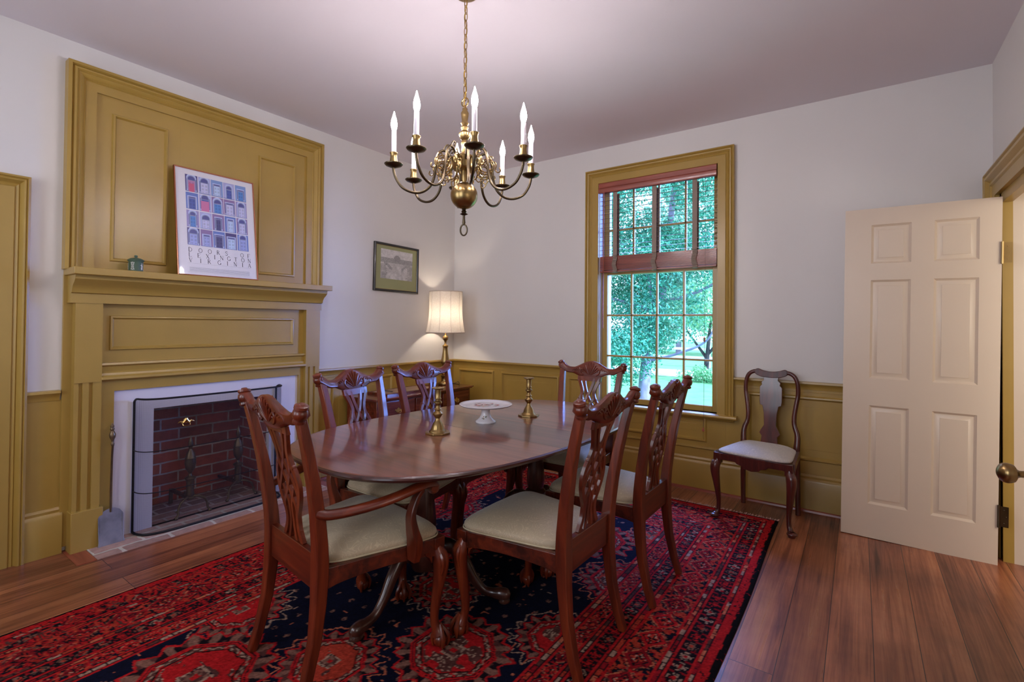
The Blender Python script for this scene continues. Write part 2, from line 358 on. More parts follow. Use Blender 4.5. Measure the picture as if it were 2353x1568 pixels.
def leafmat(name, c1, c2, trans=.35):
    m, nt, b = newmat(name); oi = N(nt, 'ShaderNodeAttribute'); oi.attribute_name = 'rnd'; col = ramp(nt, oi.outputs['Fac'], [(0, c1), (1, c2)])
    t = N(nt, 'ShaderNodeBsdfTranslucent'); nt.links.new(col, t.inputs[0]); nt.links.new(col, b.inputs['Base Color']); setin(b, Roughness=.35)
    x = N(nt, 'ShaderNodeMixShader'); x.inputs[0].default_value = trans; nt.links.new(b.outputs[0], x.inputs[1]); nt.links.new(t.outputs[0], x.inputs[2])
    nt.links.new(x.outputs[0], nt.nodes['Material Output'].inputs[0]); return m
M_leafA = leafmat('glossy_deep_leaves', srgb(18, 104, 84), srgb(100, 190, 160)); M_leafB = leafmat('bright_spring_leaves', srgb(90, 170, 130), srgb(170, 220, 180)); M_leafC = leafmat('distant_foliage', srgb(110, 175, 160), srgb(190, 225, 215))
M_lawn = plain('mown_lawn', srgb(96, 160, 116), .9, var=.2, nscale=3, bscale=60, bstr=.6)

# ------------------------------------------------------------------ room shell
W1 = lambda u, v, h: (h, u, v)              # left wall: u = y, height v, h out of the wall
W2 = lambda u, v, h: (u, -h, v)             # window wall: u = x
W3 = lambda u, v, h: (XR - h, u, v)         # right wall: u = y
def struct(mb, name, mat, parent=None, **k):
    o = mb.build(name, mat, parent, **k)
    if parent is None: tag(o, kind='structure')
    return o
mb = MB(); mb.box(-.25, XR + 2.2, YB - .2, .25, -.12, 0); struct(mb, 'floor', M_floor, smooth=0)
mb = MB(); mb.box(-.25, XR + 2.2, YB - .2, .25, H, H + .12); struct(mb, 'ceiling', M_ceil, smooth=0)
FY0, FY1, FZ = -2.785, -2.055, .735         # firebox opening
mb = MB(); mb.box(-.25, 0, YB - .2, FY0, 0, H); mb.box(-.25, 0, FY1, .25, 0, H); mb.box(-.25, 0, FY0, FY1, FZ, H); struct(mb, 'wall_left', M_wall, smooth=0)
WX0, WX1, WZ0, WZ1 = 1.725, 2.715, .60, 2.53
mb = MB(); mb.box(0, WX0, 0, .25, 0, H); mb.box(WX1, XR, 0, .25, 0, H); mb.box(WX0, WX1, 0, .25, 0, WZ0); mb.box(WX0, WX1, 0, .25, WZ1, H); struct(mb, 'wall_back', M_wall, smooth=0)
DY0, DY1, DZ = -.97, -.225, 2.03            # doorway in the right wall
EY0, EY1 = -3.75, -2.86                     # second doorway near the camera
mb = MB(); mb.box(XR, XR + .24, DY1 + .02, .25, 0, H); mb.box(XR, XR + .24, EY1, DY0 - .02, 0, H); mb.box(XR, XR + .24, DY0 - .02, DY1 + .02, DZ + .02, H); mb.box(XR, XR + .24, EY0, EY1, DZ, H); mb.box(XR, XR + .24, YB - .2, EY0, 0, H)
struct(mb, 'wall_right', M_wall, smooth=0)
mb = MB()
bw = [(.5, 1.6), (2.3, 3.4)]; zb0, zb1 = .85, 2.55
mb.box(0, XR, YB - .2, YB, 0, zb0); mb.box(0, XR, YB - .2, YB, zb1, H)
for a, b_ in [(0, .5), (1.6, 2.3), (3.4, XR)]: mb.box(a, b_, YB - .2, YB, zb0, zb1)
struct(mb, 'wall_front', M_wall, smooth=0)
for k, (a, b_) in enumerate(bw):  # unseen windows, invented as openings for the back fill lamps
    e = tag(empty('window_%d' % (k + 2), ((a + b_) / 2, YB, zb0)), kind='structure')
    T = Matrix.Translation((-(a + b_) / 2, -YB, -zb0)); fr = lambda u, v, h: (u, YB + h, v)
    m_ = MB(); m_.ring(fr, a - .12, b_ + .12, zb0 - .12, zb1 + .12, [(0, 0), (0, .03), (.12, .03), (.12, -.2)]); m_.build('window_casing', M_must, e, T=T)
    m_ = MB(); m_.box(a, b_, YB - .12, YB - .09, (zb0 + zb1) / 2 - .02, (zb0 + zb1) / 2 + .02)
    for i in range(1, 4): x = a + (b_ - a) * i / 4; m_.box(x - .01, x + .01, YB - .115, YB - .095, zb0, zb1)
    for i in range(1, 6): z = zb0 + (zb1 - zb0) * i / 6; m_.box(a, b_, YB - .115, YB - .095, z - .01, z + .01)
    m_.build('sash', M_must, e, T=T, smooth=0)
# next room beyond the doorways: far wall
mb = MB(); mb.box(XR + 2.1, XR + 2.2, YB - .2, .25, 0, H); mb.box(XR + .24, XR + 2.2, .15, .25, 0, H); mb.box(XR + .24, XR + 2.2, YB - .2, YB - .1, 0, H); struct(mb, 'wall_hall', M_cream, smooth=0)

# wainscot, chair rails, baseboards ------------------------------------------------
RAIL = [(0, .895), (.034, .893), (.036, .880), (.028, .872), (.018, .862), (.014, .850), (.012, .838), (0, .838)]
BASE = [(0, .255), (.012, .253), (.020, .240), (.018, .226), (.026, .216), (.030, .205), (.030, .0), (0, 0)]
PAN = [(0, .008), (.008, .022), (.018, .024), (.026, .014), (.032, .006), (.075, .006), (.080, .009)]
def wainscot(name, fr, a0, a1, panels, mitre=0):
    mb = MB(); mb.extr(RAIL, fr, a0, a1); mb.extr([(0, .84), (.008, .84), (.008, .25), (0, .25)], fr, a0, a1)
    mb.extr([(.006, .823), (.0105, .8215), (.0105, .8195), (.006, .818)], fr, a0, a1)
    for (p0, p1, q0, q1) in panels: mb.ring(fr, p0, p1, q0, q1, PAN, cap=True)
    return struct(mb, name, M_must, smooth=30)
def baseb(name, fr, a0, a1):
    mb = MB(); mb.extr(BASE, fr, a0, a1); return struct(mb, name, M_must)
wainscot('trim_1', W1, -1.655, 0, [(-1.52, -.86, .34, .80), (-.76, -.09, .34, .80)])
wainscot('trim_2', W2, 0, 1.60, [(.09, .565, .34, .80), (.655, 1.33, .34, .80), (1.42, 1.585, .34, .80)])
wainscot('trim_3', W2, 2.83, XR, [(2.925, 4.12, .345, .795)])
mb = MB(); mb.extr([(0, .57), (.008, .57), (.008, .25), (0, .25)], W2, 1.60, 2.83); mb.ring(W2, 1.76, 2.64, .375, .59, PAN, cap=True)
mb.extr([(.008, .340), (.018, .338), (.020, .325), (.008, .318)], W2, 1.60, 2.83)
for x in (1.66, 2.775): mb.box(x - .0015, x + .0015, -.0095, -.007, .25, .57)
struct(mb, 'trim_4', M_must, smooth=30)
mb = MB(); mb.extr(RAIL, W1, -3.356, -3.222); mb.extr([(0, .84), (.008, .84), (.008, .2), (0, .2)], W1, -3.356, -3.215); struct(mb, 'trim_5', M_must)
baseb('baseboard_left', W1, -1.655, 0); baseb('baseboard_fireplace', W1, -3.356, -3.205); baseb('baseboard_back', W2, 0, XR)
mb = MB(); mb.extr([(.028, .018), (.034, .017), (.040, .012), (.043, 0), (.028, 0)], W2, 0, XR); mb.extr([(.028, .018), (.034, .017), (.040, .012), (.043, 0), (.028, 0)], W1, -1.655, -.03); struct(mb, 'trim_6', M_shoe)
wainscot('trim_7', W3, EY1 + .14, DY0 - .2, [(-2.5, -1.3, .34, .80)])

# left door (closed, mustard) ---------------------------------------------------------
d1 = tag(empty('door_1', (0, -3.9, 0)), kind='structure'); T = Matrix.Translation((0, 3.9, 0))
mb = MB(); mb.ring3(W1, -4.55, -3.356, 0, 2.03, [(0, 0), (0, .040), (.010, .044), (.014, .036), (.020, .042), (.026, .040), (.034, .026), (.040, .018), (.044, .022), (.056, .016), (.06, .022), (.12, .022), (.12, .004)])
mb.build('door_casing', M_must, d1, T=T, smooth=25)
mb = MB(); mb.box(.001, .010, -4.43, -3.476, .01, 1.91)
for (a, b_) in ((-4.35, -4.0), (-3.90, -3.55)):
    for (p, q) in ((.22, .85), (.98, 1.8)): mb.ring(W1, a, b_, p, q, [(0, .012), (.006, .02), (.02, .0125), (.06, .0125), (.07, .016)], cap=True)
mb.build('door_leaf', M_must, d1, T=T)

# ------------------------------------------------------------------ fireplace
fp = tag(empty('fireplace', (0, -2.43, 0)), 'mustard-painted fireplace with tall panelled overmantel and white plaster surround', 'fireplace')
T = Matrix.Translation((0, 2.43, 0))
OY0, OY1, OZ = -3.222, -1.646, 2.72
mb = MB(); mb.ring3(W1, OY0, OY1, 1.56, OZ, [(0, 0), (0, .062), (.016, .066), (.022, .052), (.028, .060), (.038, .062), (.046, .052), (.052, .056), (.062, .050), (.074, .036), (.080, .040), (.084, .034), (.098, .034), (.132, .034), (.132, .018)])
mb.box(.0, .019, OY0 + .13, OY1 - .13, 1.56, OZ - .13)
for (a, b_) in ((-3.016, -2.728), (-2.155, -1.865)): mb.ring(W1, a, b_, 1.626, 2.496, [(0, .019), (.005, .030), (.014, .032), (.020, .022), (.026, .012)], cap=True)
for y in (-2.66, -2.24): mb.box(.0185, .0195, y - .001, y + .001, 1.57, 2.585)
mb.build('overmantel', M_must, fp, T=T, smooth=25)
mb = MB(); mb.box(0, .205, -3.214, -1.652, 1.527, 1.566); mb.build('mantel_shelf', M_must, fp, T=T, bevel=.003)
mb = MB()
cove = [(0, 1.527), (.165, 1.527), (.163, 1.505), (.148, 1.49), (.122, 1.472), (.108, 1.452), (.102, 1.432), (.086, 1.428), (.086, 1.375), (0, 1.375)]
mb.extr(cove, W1, -3.20, -1.67); mb.build('crown_moulding', M_must, fp, T=T, smooth=25)
mb = MB(); mb.box(0, .038, -3.06, -1.795, 1.03, 1.38); mb.ring(W1, -3.016, -1.877, 1.105, 1.308, [(0, .038), (.004, .050), (.012, .052), (.018, .042), (.024, .036)], cap=True)
mb.build('frieze_panel', M_must, fp, T=T, smooth=25)
mb = MB(); mb.extr([(0, 1.036), (.072, 1.034), (.076, 1.022), (.060, 1.012), (.056, .985), (.066, .975), (.070, .962), (.084, .952), (.086, .94), (.066, .93), (0, .93)], W1, -3.06, -1.795); mb.build('frieze_moulding', M_must, fp, T=T, smooth=25)
mb = MB(); mb.box(0, .05, -3.058, -2.99, 0, .935); mb.box(0, .05, -1.835, -1.797, 0, .935); mb.box(0, .05, -2.99, -1.835, .868, .935)
mb.build('inner_casing', M_must, fp, T=T)
for s_, (a, b_) in enumerate(((-3.178, -3.057), (-1.797, -1.678))):
    mb = MB(); c_ = (a + b_) / 2; mb.box(0, .082, a, b_, .93, 1.40)
    # fluted lower shaft
    prof = [(a, .0)]; fl = [a]; yy = [a, a + .020]; hs = [.078, .078]
    for k in range(2):
        y0_ = a + .020 + k * .045; yy += [y0_ + .002, y0_ + .016, y0_ + .018, y0_ + .045]; hs += [.068, .068, .078, .078]
    yy += [b_]; hs += [.078]
    poly = [(y, h) for y, h in zip(yy, hs)] + [(b_, 0), (a, 0)]
    mb.prism(poly, lambda u, v, h: (v, u, h), .21, .93)
    pl = mb.build('pilaster', M_must, fp, T=T, smooth=0)
    mb = MB(); mb.box(0, .10, a - .008, b_ + .012, 0, .222); mb.build('plinth', M_must, pl, T=T, bevel=.003)
for a, b_ in ((-3.215, -3.17), (-1.685, -1.65)): mb = MB(); mb.box(0, .022, a, b_, 0.03, 1.53); mb.build('side_board', M_must, fp, T=T)
mb = MB(); mb.box(0, .032, -2.99, FY0, 0, .868); mb.box(0, .032, FY1, -1.835, 0, .868); mb.box(0, .032, FY0, FY1, FZ, .868); mb.build('plaster_surround', M_plaster, fp, T=T)
# firebox
bx = -.39
mb = MB(); mb.add([(.0, FY0, 0), (bx, FY0 + .02, 0), (bx, FY1 - .005, 0), (0, FY1, 0), (0, FY0, 1.1), (bx, FY0 + .02, 1.1), (bx, FY1 - .005, 1.1), (0, FY1, 1.1)], [(0, 1, 5, 4), (1, 2, 6, 5), (2, 3, 7, 6), (4, 5, 6, 7)]); mb.m = [1, 0, 1, 0]
fb = mb.build('firebox', [M_fbrick, M_fbrick2], fp, T=T, smooth=0)
mb = MB(); mb.box(bx - .02, .03, FY0 - .02, FY1 + .02, -.02, .004); mb.build('firebox_floor', M_fbfloor, fp, T=T)
mb = MB(); mb.box(.0, .285, -3.115, -1.70, -.01, .004); mb.build('hearth', M_hearth, fp, T=T)
for (a, b_) in ((-3.20, -3.118), (-1.697, -1.63)): mb = MB(); mb.box(.0, .285, a, b_, -.01, .0025); mb.build('hearth_border', M_shoe, fp, T=T)

# fire screen: bowed wire frame with fine mesh
fs = tag(empty('fire_screen', (.17, -2.44, 0)), 'black wire-framed mesh fire screen standing before the brick firebox', 'fire screen'); T = Matrix.Translation((-.17, 2.44, 0))
def splan(t):   # plan curve of the screen, t 0..1
    pts = [(.045, -2.890), (.085, -2.890), (.125, -2.880), (.160, -2.855), (.185, -2.80), (.195, -2.72), (.20, -2.6), (.20, -2.44), (.20, -2.28), (.195, -2.16), (.185, -2.09), (.160, -2.04), (.125, -2.02), (.085, -2.012), (.045, -2.012)]
    return pts
sp = smoothpath([(x, y, 0) for x, y in splan(0)], 4)
def lift(z, f=1): return [(p[0], p[1], z) for p in sp]
ZT = .812
mb = MB()
top = [(p[0], p[1], ZT - .02 * (1 - min(1, max(0, (p[0] - .045) / .05))) ** 2) for p in sp]
mb.tube(top, .006, 8); mb.tube([(p[0], p[1], .012) for p in sp], .007, 8)
for q in (sp[0], sp[-1]): mb.tube([(q[0], q[1], .012), (q[0], q[1], .4), (q[0], q[1], ZT - .02)], .007, 8)
mb.build('wire_frame', M_iron, fs, T=T)
mb = MB(); mb.tube(lift(.50), .003, 6); mb.tube(lift(.255), .003, 6); mb.build('cross_wire', M_iron, fs, T=T)
mb = MB(); n = len(sp); vs = lift(.012) + top; mb.add(vs, [(i, i + 1, n + i + 1, n + i) for i in range(n - 1)]); mb.build('mesh_panel', M_screen, fs, T=T)
for yc in (-2.672, -2.13):
    mb = MB(); x = .205
    P_ = smoothpath([(x, yc - .045, .655), (x, yc - .03, .662), (x, yc - .018, .655), (x, yc - .006, .668), (x, yc, .676), (x, yc + .006, .668), (x, yc + .018, .655), (x, yc + .03, .662), (x, yc + .045, .655)], 4)
    mb.tube(P_, [.002 + .006 * math.sin(PI * i / (len(P_) - 1)) for i in range(len(P_))], 6)
    mb.ell((x, yc, .665), (.006, .014, .016)); mb.ell((x, yc - .02, .655), (.004, .009, .008)); mb.ell((x, yc + .02, .655), (.004, .009, .008))
    mb.tube(smoothpath([(x, yc - .02, .652), (x + .012, yc - .018, .638), (x + .014, yc, .634), (x + .012, yc + .018, .638), (x, yc + .02, .652)], 4), .0025, 6)
    mb.build('handle', M_brassbr, fs, T=T)

# andirons
AP = [(.028, 0), (.030, .008), (.024, .014), (.026, .03), (.022, .05), (.022, .11), (.026, .125), (.034, .135), (.028, .142), (.012, .15), (.009, .165), (.014, .175), (.028, .20), (.033, .235), (.030, .262), (.034, .266), (.030, .270), (.024, .30), (.010, .322), (.008, .328), (.014, .345), (.016, .36), (.010, .385), (.003, .405), (.001, .42)]
def make_andiron():
    r = empty('andiron')
    mb = MB(); mb.lathe(AP, (0, 0, .10), 20); mb.build('post', M_rust, r)
    for sg in (-1, 1):
        mb = MB(); P_ = smoothpath([(0, 0, .11), (.025, sg * .03, .115), (.045, sg * .07, .095), (.05, sg * .085, .06), (.055, sg * .088, .03), (.062, sg * .098, .015)], 5)
        mb.tube(P_, .0075, 8); mb.ell((.062, sg * .10, .012), (.012, .012, .011)); mb.ell((.05, sg * .092, .05), (.005, .012, .005)); mb.build('leg', M_rust, r)
    mb = MB(); mb.tube([(0, 0, .105), (-.10, 0, .10), (-.30, 0, .095), (-.305, 0, .0)], .010, 4, flat=(1, 1)); mb.tube([(-.08, 0, .10), (-.08, 0, .13)], .006, 6); mb.build('log_rest', M_rust, r)
    return r
an = make_andiron(); an.location = (-.02, -2.555, .004); tag(an, 'brass urn-topped andiron in the left half of the firebox', 'andiron', 'andirons in the firebox')
an2 = copy_tree(an); an2.location = (-.10, -2.21, .004); tag(an2, 'brass urn-topped andiron further right in the firebox, partly behind a chair back', 'andiron')

# ash shovel leaning on the surround
sh = tag(empty('fireplace_shovel', (.10, -3.01, 0)), 'long-handled ash shovel with flat grey blade leaning against the fireplace', 'shovel')
L = Matrix.Rotation(-.11, 4, 'Y') @ Matrix.Rotation(.0, 4, 'X')
mb = MB(); bl = []
outl = [(-.062, .0), (-.056, .04), (-.050, .08), (-.052, .11), (-.058, .14), (-.056, .165), (-.042, .186), (-.02, .198), (0, .202), (.02, .198), (.042, .186), (.056, .165), (.058, .14), (.052, .11), (.050, .08), (.056, .04), (.062, .0)]
def shv(u, v, h): p = L @ Vector((h + .02 - .25 * v * (1 - v / .25) * .3, u, v)); return (p.x, p.y, p.z)
mb.prism(outl, shv, 0, .003)
for sg in (0, 1): mb.tube([shv(-.055 if sg == 0 else .055, .0 + v, .002) for v in (0, .04, .08, .12, .16)], .004, 6)
mb.build('blade', M_shovel, sh)
mb = MB(); mb.tube([shv(0, v, .002) for v in (.18, .3, .5, .56)], .0055, 8); mb.build('shaft', M_rust, sh)
mb = MB(); pr = [(.006, .0), (.009, .012), (.006, .02), (.006, .03), (.014, .05), (.016, .065), (.012, .078), (.007, .088), (.011, .095), (.008, .104), (.010, .112), (.004, .125), (.0015, .132)]
p0_ = shv(0, .555, .002); mb.lathe(pr, p0_, 14, Matrix.Rotation(-.11, 3, 'Y')); mb.build('finial_grip', M_rust, sh)

# ------------------------------------------------------------------ window with blind
wn = tag(empty('window_1', (2.22, 0, .6)), kind='structure'); T = Matrix.Translation((-2.22, 0, -.6))
mb = MB(); mb.ring3(W2, 1.60, 2.835, .60, 2.645, [(0, 0), (0, .045), (.010, .049), (.016, .038), (.022, .044), (.030, .042), (.040, .030), (.044, .034), (.058, .024), (.062, .029), (.118, .029), (.120, .026), (.125, -.2)])
mb.build('window_casing', M_must, wn, T=T, smooth=25)
mb = MB(); mb.box(1.725, 2.715, 0.0, .2, .585, .603); mb.prism([(.0, .575), (.062, .575), (.068, .580), (.070, .588), (.066, .598), (.058, .603), (-.05, .603), (-.05, .575)], lambda u, v, h: (h, -u, v), 1.575, 2.86)
mb.extr([(0, .575), (.030, .575), (.022, .556), (.012, .548), (0, .545)], W2, 1.60, 2.835); mb.build('window_sill', M_must, wn, T=T)
def sash(y0, z0, z1, rows, mrail):
    mb = MB(); x0_, x1_ = 1.728, 2.712; st = .048; g0 = z0 + mrail[0]; g1 = z1 - mrail[1]
    mb.box(x0_, x0_ + st, y0, y0 + .035, z0, z1); mb.box(x1_ - st, x1_, y0, y0 + .035, z0, z1)
    mb.box(x0_ + st, x1_ - st, y0, y0 + .035, z0, g0); mb.box(x0_ + st, x1_ - st, y0, y0 + .035, g1, z1)
    for i in range(1, 4): x = x0_ + st + (x1_ - x0_ - 2 * st) * i / 4; mb.box(x - .008, x + .008, y0 + .004, y0 + .030, g0, g1)
    for i in range(1, rows): z = g0 + (g1 - g0) * i / rows; mb.box(x0_ + st, x1_ - st, y0 + .004, y0 + .030, z - .008, z + .008)
    o = mb.build('sash', M_must, wn, T=T, smooth=0, bevel=.002)
    g = MB(); g.box(x0_ + st, x1_ - st, y0 + .016, y0 + .019, g0, g1); g.build('glass', M_glass, o, T=T, smooth=0)
sash(.05, .603, 1.755, 3, (.045, .035)); sash(.09, 1.72, 2.53, 2, (.035, .04))

bd = tag(empty('venetian_blind', (2.215, -.02, 2.43)), 'reddish wooden venetian blind half raised in the tall window', 'blind'); T = Matrix.Translation((-2.215, .02, -2.43))
mb = MB(); mb.prism([(-.012, 2.432), (-.046, 2.432), (-.050, 2.440), (-.050, 2.470), (-.042, 2.480), (-.044, 2.515), (-.038, 2.522), (-.012, 2.522)], lambda u, v, h: (h, u, v), 1.729, 2.711); mb.build('valance', M_blindwood, bd, T=T)
mb = MB(); yc = .012
for k in range(14):
    z = 2.41 - k * .0395; a = .19; dx = .024
    mb.add([(x, yc + s * dx, z + s * dx * math.tan(a) + t) for x in (1.733, 2.707) for s in (-1, 1) for t in (0, .0028)], [(0, 1, 3, 2), (4, 6, 7, 5), (0, 4, 5, 1), (2, 3, 7, 6), (0, 2, 6, 4), (1, 5, 7, 3)])
mb.build('slats', M_slat, bd, T=T, smooth=0)
mb = MB()
for k in range(19): z = 1.877 - k * .0064; o_ = random.uniform(-.0015, .0015); mb.box(1.733, 2.707, -.012 + o_, .036 + o_, z - .0046, z)
mb.build('raised_slats', M_blindwood, bd, T=T, smooth=0)
mb = MB(); mb.box(1.733, 2.707, -.014, .038, 1.738, 1.752); mb.build('bottom_rail', M_blindwood, bd, T=T, bevel=.002)
for x in (1.872, 2.218, 2.543):
    mb = MB(); P_ = [(x, -.0145, z) for z in np.linspace(2.435, 1.885, 12)]
    zz = np.linspace(1.885, 1.735, 26); P_ += [(x + .006 * math.sin(i * .35), -.020 - .006 * (i % 2), z) for i, z in enumerate(zz)]; P_ += [(x, -.014, 1.732), (x, .02, 1.733)]
    n = len(P_); mb.add([(p[0] - .019, p[1], p[2]) for p in P_] + [(p[0] + .019, p[1], p[2]) for p in P_], [(i, i + 1, n + i + 1, n + i) for i in range(n - 1)])
    n0 = len(mb.v); mb.add([(x - .019, .038, 2.43), (x + .019, .038, 2.43), (x + .019, .038, 1.74), (x - .019, .038, 1.74)], [(0, 1, 2, 3)])
    mb.build('tape', M_tape, bd, T=T, smooth=0)
mb = MB(); mb.tube([(1.785, -.052, 2.43), (1.783, -.054, 1.9), (1.78, -.054, 1.25)], .0045, 8); mb.build('tilt_wand', M_blindwood, bd, T=T)
mb = MB()
P_ = [(2.634, -.052, 2.43), (2.634, -.055, 1.8), (2.633, -.08, .60), (2.632, -.086, .50)]; mb.tube(P_, .0012, 5)
co = mb.build('pull_cord', M_cord, bd, T=T)
mb = MB(); mb.lathe([(.002, .03), (.005, .024), (.006, .012), (.010, .004), (.008, 0)], (2.632, -.086, .473), 12); mb.build('tassel', M_cord2, co, T=T); mb = MB(); mb.lathe([(.002, .035), (.006, .03), (.007, .012), (.005, 0)], (2.634, -.070, 1.155), 12); mb.build('tassel', M_cord2, co, T=T)

# ------------------------------------------------------------------ open door (cream, six panels) in the right-hand doorway
dw = tag(empty('door_2', (XR, -.6, 0)), kind='structure'); T = Matrix.Translation((-XR, .6, 0))
mb = MB(); mb.ring3(W3, DY0 - .2, -.02, 0, DZ + .15, [(0, 0), (0, .046), (.012, .050), (.018, .040), (.028, .048), (.040, .046), (.060, .024), (.066, .030), (.080, .030), (.088, .022), (.150, .022), (.150, .0), (.205, 0), (.205, -.043)])
mb.build('door_casing', M_must, dw, T=T, smooth=25)
mb = MB(); mb.ring3(W3, DY0 - .0, DY1 + .0, 0, DZ, [(.0, -.043), (-.0, -.25)]); mb.build('inner_jamb', M_cream, dw, T=T)
def door_leaf(mb, w_, h_, th):
    """leaf in local x 0..w (0 = free edge), y thickness centred, z 0..h"""
    cols = [(.132, .322), (.424, .614)] if w_ < .75 else [(.12, .355), (.455, .69)]
    rows = [(.205, .800), (.965, 1.560), (1.660, 1.895)]
    for sg, fr in ((-1, lambda u, v, h: (u, -th / 2 - h, v)), (1, lambda u, v, h: (u, th / 2 + h, v))):
        us = [0, cols[0][0], cols[0][1], cols[1][0], cols[1][1], w_]; vs = [0, rows[0][0], rows[0][1], rows[1][0], rows[1][1], rows[2][0], rows[2][1], h_]
        for i in range(5):
            for j in range(7):
                if i in (1, 3) and j in (1, 3, 5): mb.ring(fr, us[i], us[i + 1], vs[j], vs[j + 1], [(0, 0), (.004, -.004), (.012, -.011), (.014, -.011), (.034, -.004), (.036, -.002)], cap=True)
                else: mb.add([fr(us[i], vs[j], 0), fr(us[i + 1], vs[j], 0), fr(us[i + 1], vs[j + 1], 0), fr(us[i], vs[j + 1], 0)], [(0, 1, 2, 3)])
    for (a, b_) in (((0, 0), (0, h_)), ((w_, 0), (w_, h_))):
        x = a[0]; mb.add([(x, -th / 2, 0), (x, th / 2, 0), (x, th / 2, h_), (x, -th / 2, h_)], [(0, 1, 2, 3)])
    for z in (0, h_): mb.add([(0, -th / 2, z), (w_, -th / 2, z), (w_, th / 2, z), (0, th / 2, z)], [(0, 1, 2, 3)])
leafd = tag(empty('door', (3.508, -.283, .006)), 'cream six-panel door standing open against the window wall', 'door')
leafd.rotation_euler = (0, .0125, -.004)
mb = MB(); door_leaf(mb, .703, 1.995, .036); mb.box(.012, .0145, -.0185, -.0175, 0, 1.995); mb.build('door_panel', M_cream, leafd, smooth=30)
for z, m_ in ((1.69, M_brass), (.27, M_brassdk)):
    mb = MB(); mb.box(.700, .742, -.0245, -.022, z - .055, z + .055); mb.tube([(.703, -.026, z - .06), (.703, -.026, z + .06)], .006, 10)
    for dz in (-.035, 0, .035): mb.ell((.724 + (.008 if dz == 0 else 0), -.0248, z + dz), (.003, .0012, .003), 8, 5)
    mb.build('hinge', m_, leafd)
# second door near the camera: only its knob reaches into the picture
d3 = tag(empty('door', (4.018, -2.006, .006)), 'brass-knobbed cream door folded open beside the camera, only its knob in view', 'door')
ang = math.atan2(-2.841 + 2.006, 4.203 - 4.018); d3.rotation_euler = (0, 0, ang)
mb = MB(); door_leaf(mb, .85, 1.995, .036); mb.build('door_panel', M_cream, d3, smooth=30)
mb = MB(); Rk = Matrix.Rotation(PI / 2, 3, 'X')   # lathe z -> -y
kp = [(.030, 0), (.030, .003), (.022, .006), (.010, .010), (.009, .055), (.012, .061), (.024, .069), (.0275, .081), (.024, .093), (.012, .101), (.0001, .103)]
mb.lathe(kp[:7] + [tuple(p) for p in smoothpath(kp[6:12], 4)] + [(.0001, .103)], (.065, -.018, .874), 28, Rk); mb.build('door_knob', plain('worn_brass_knob', srgb(150, 124, 82), .28, 1), d3, smooth=70)

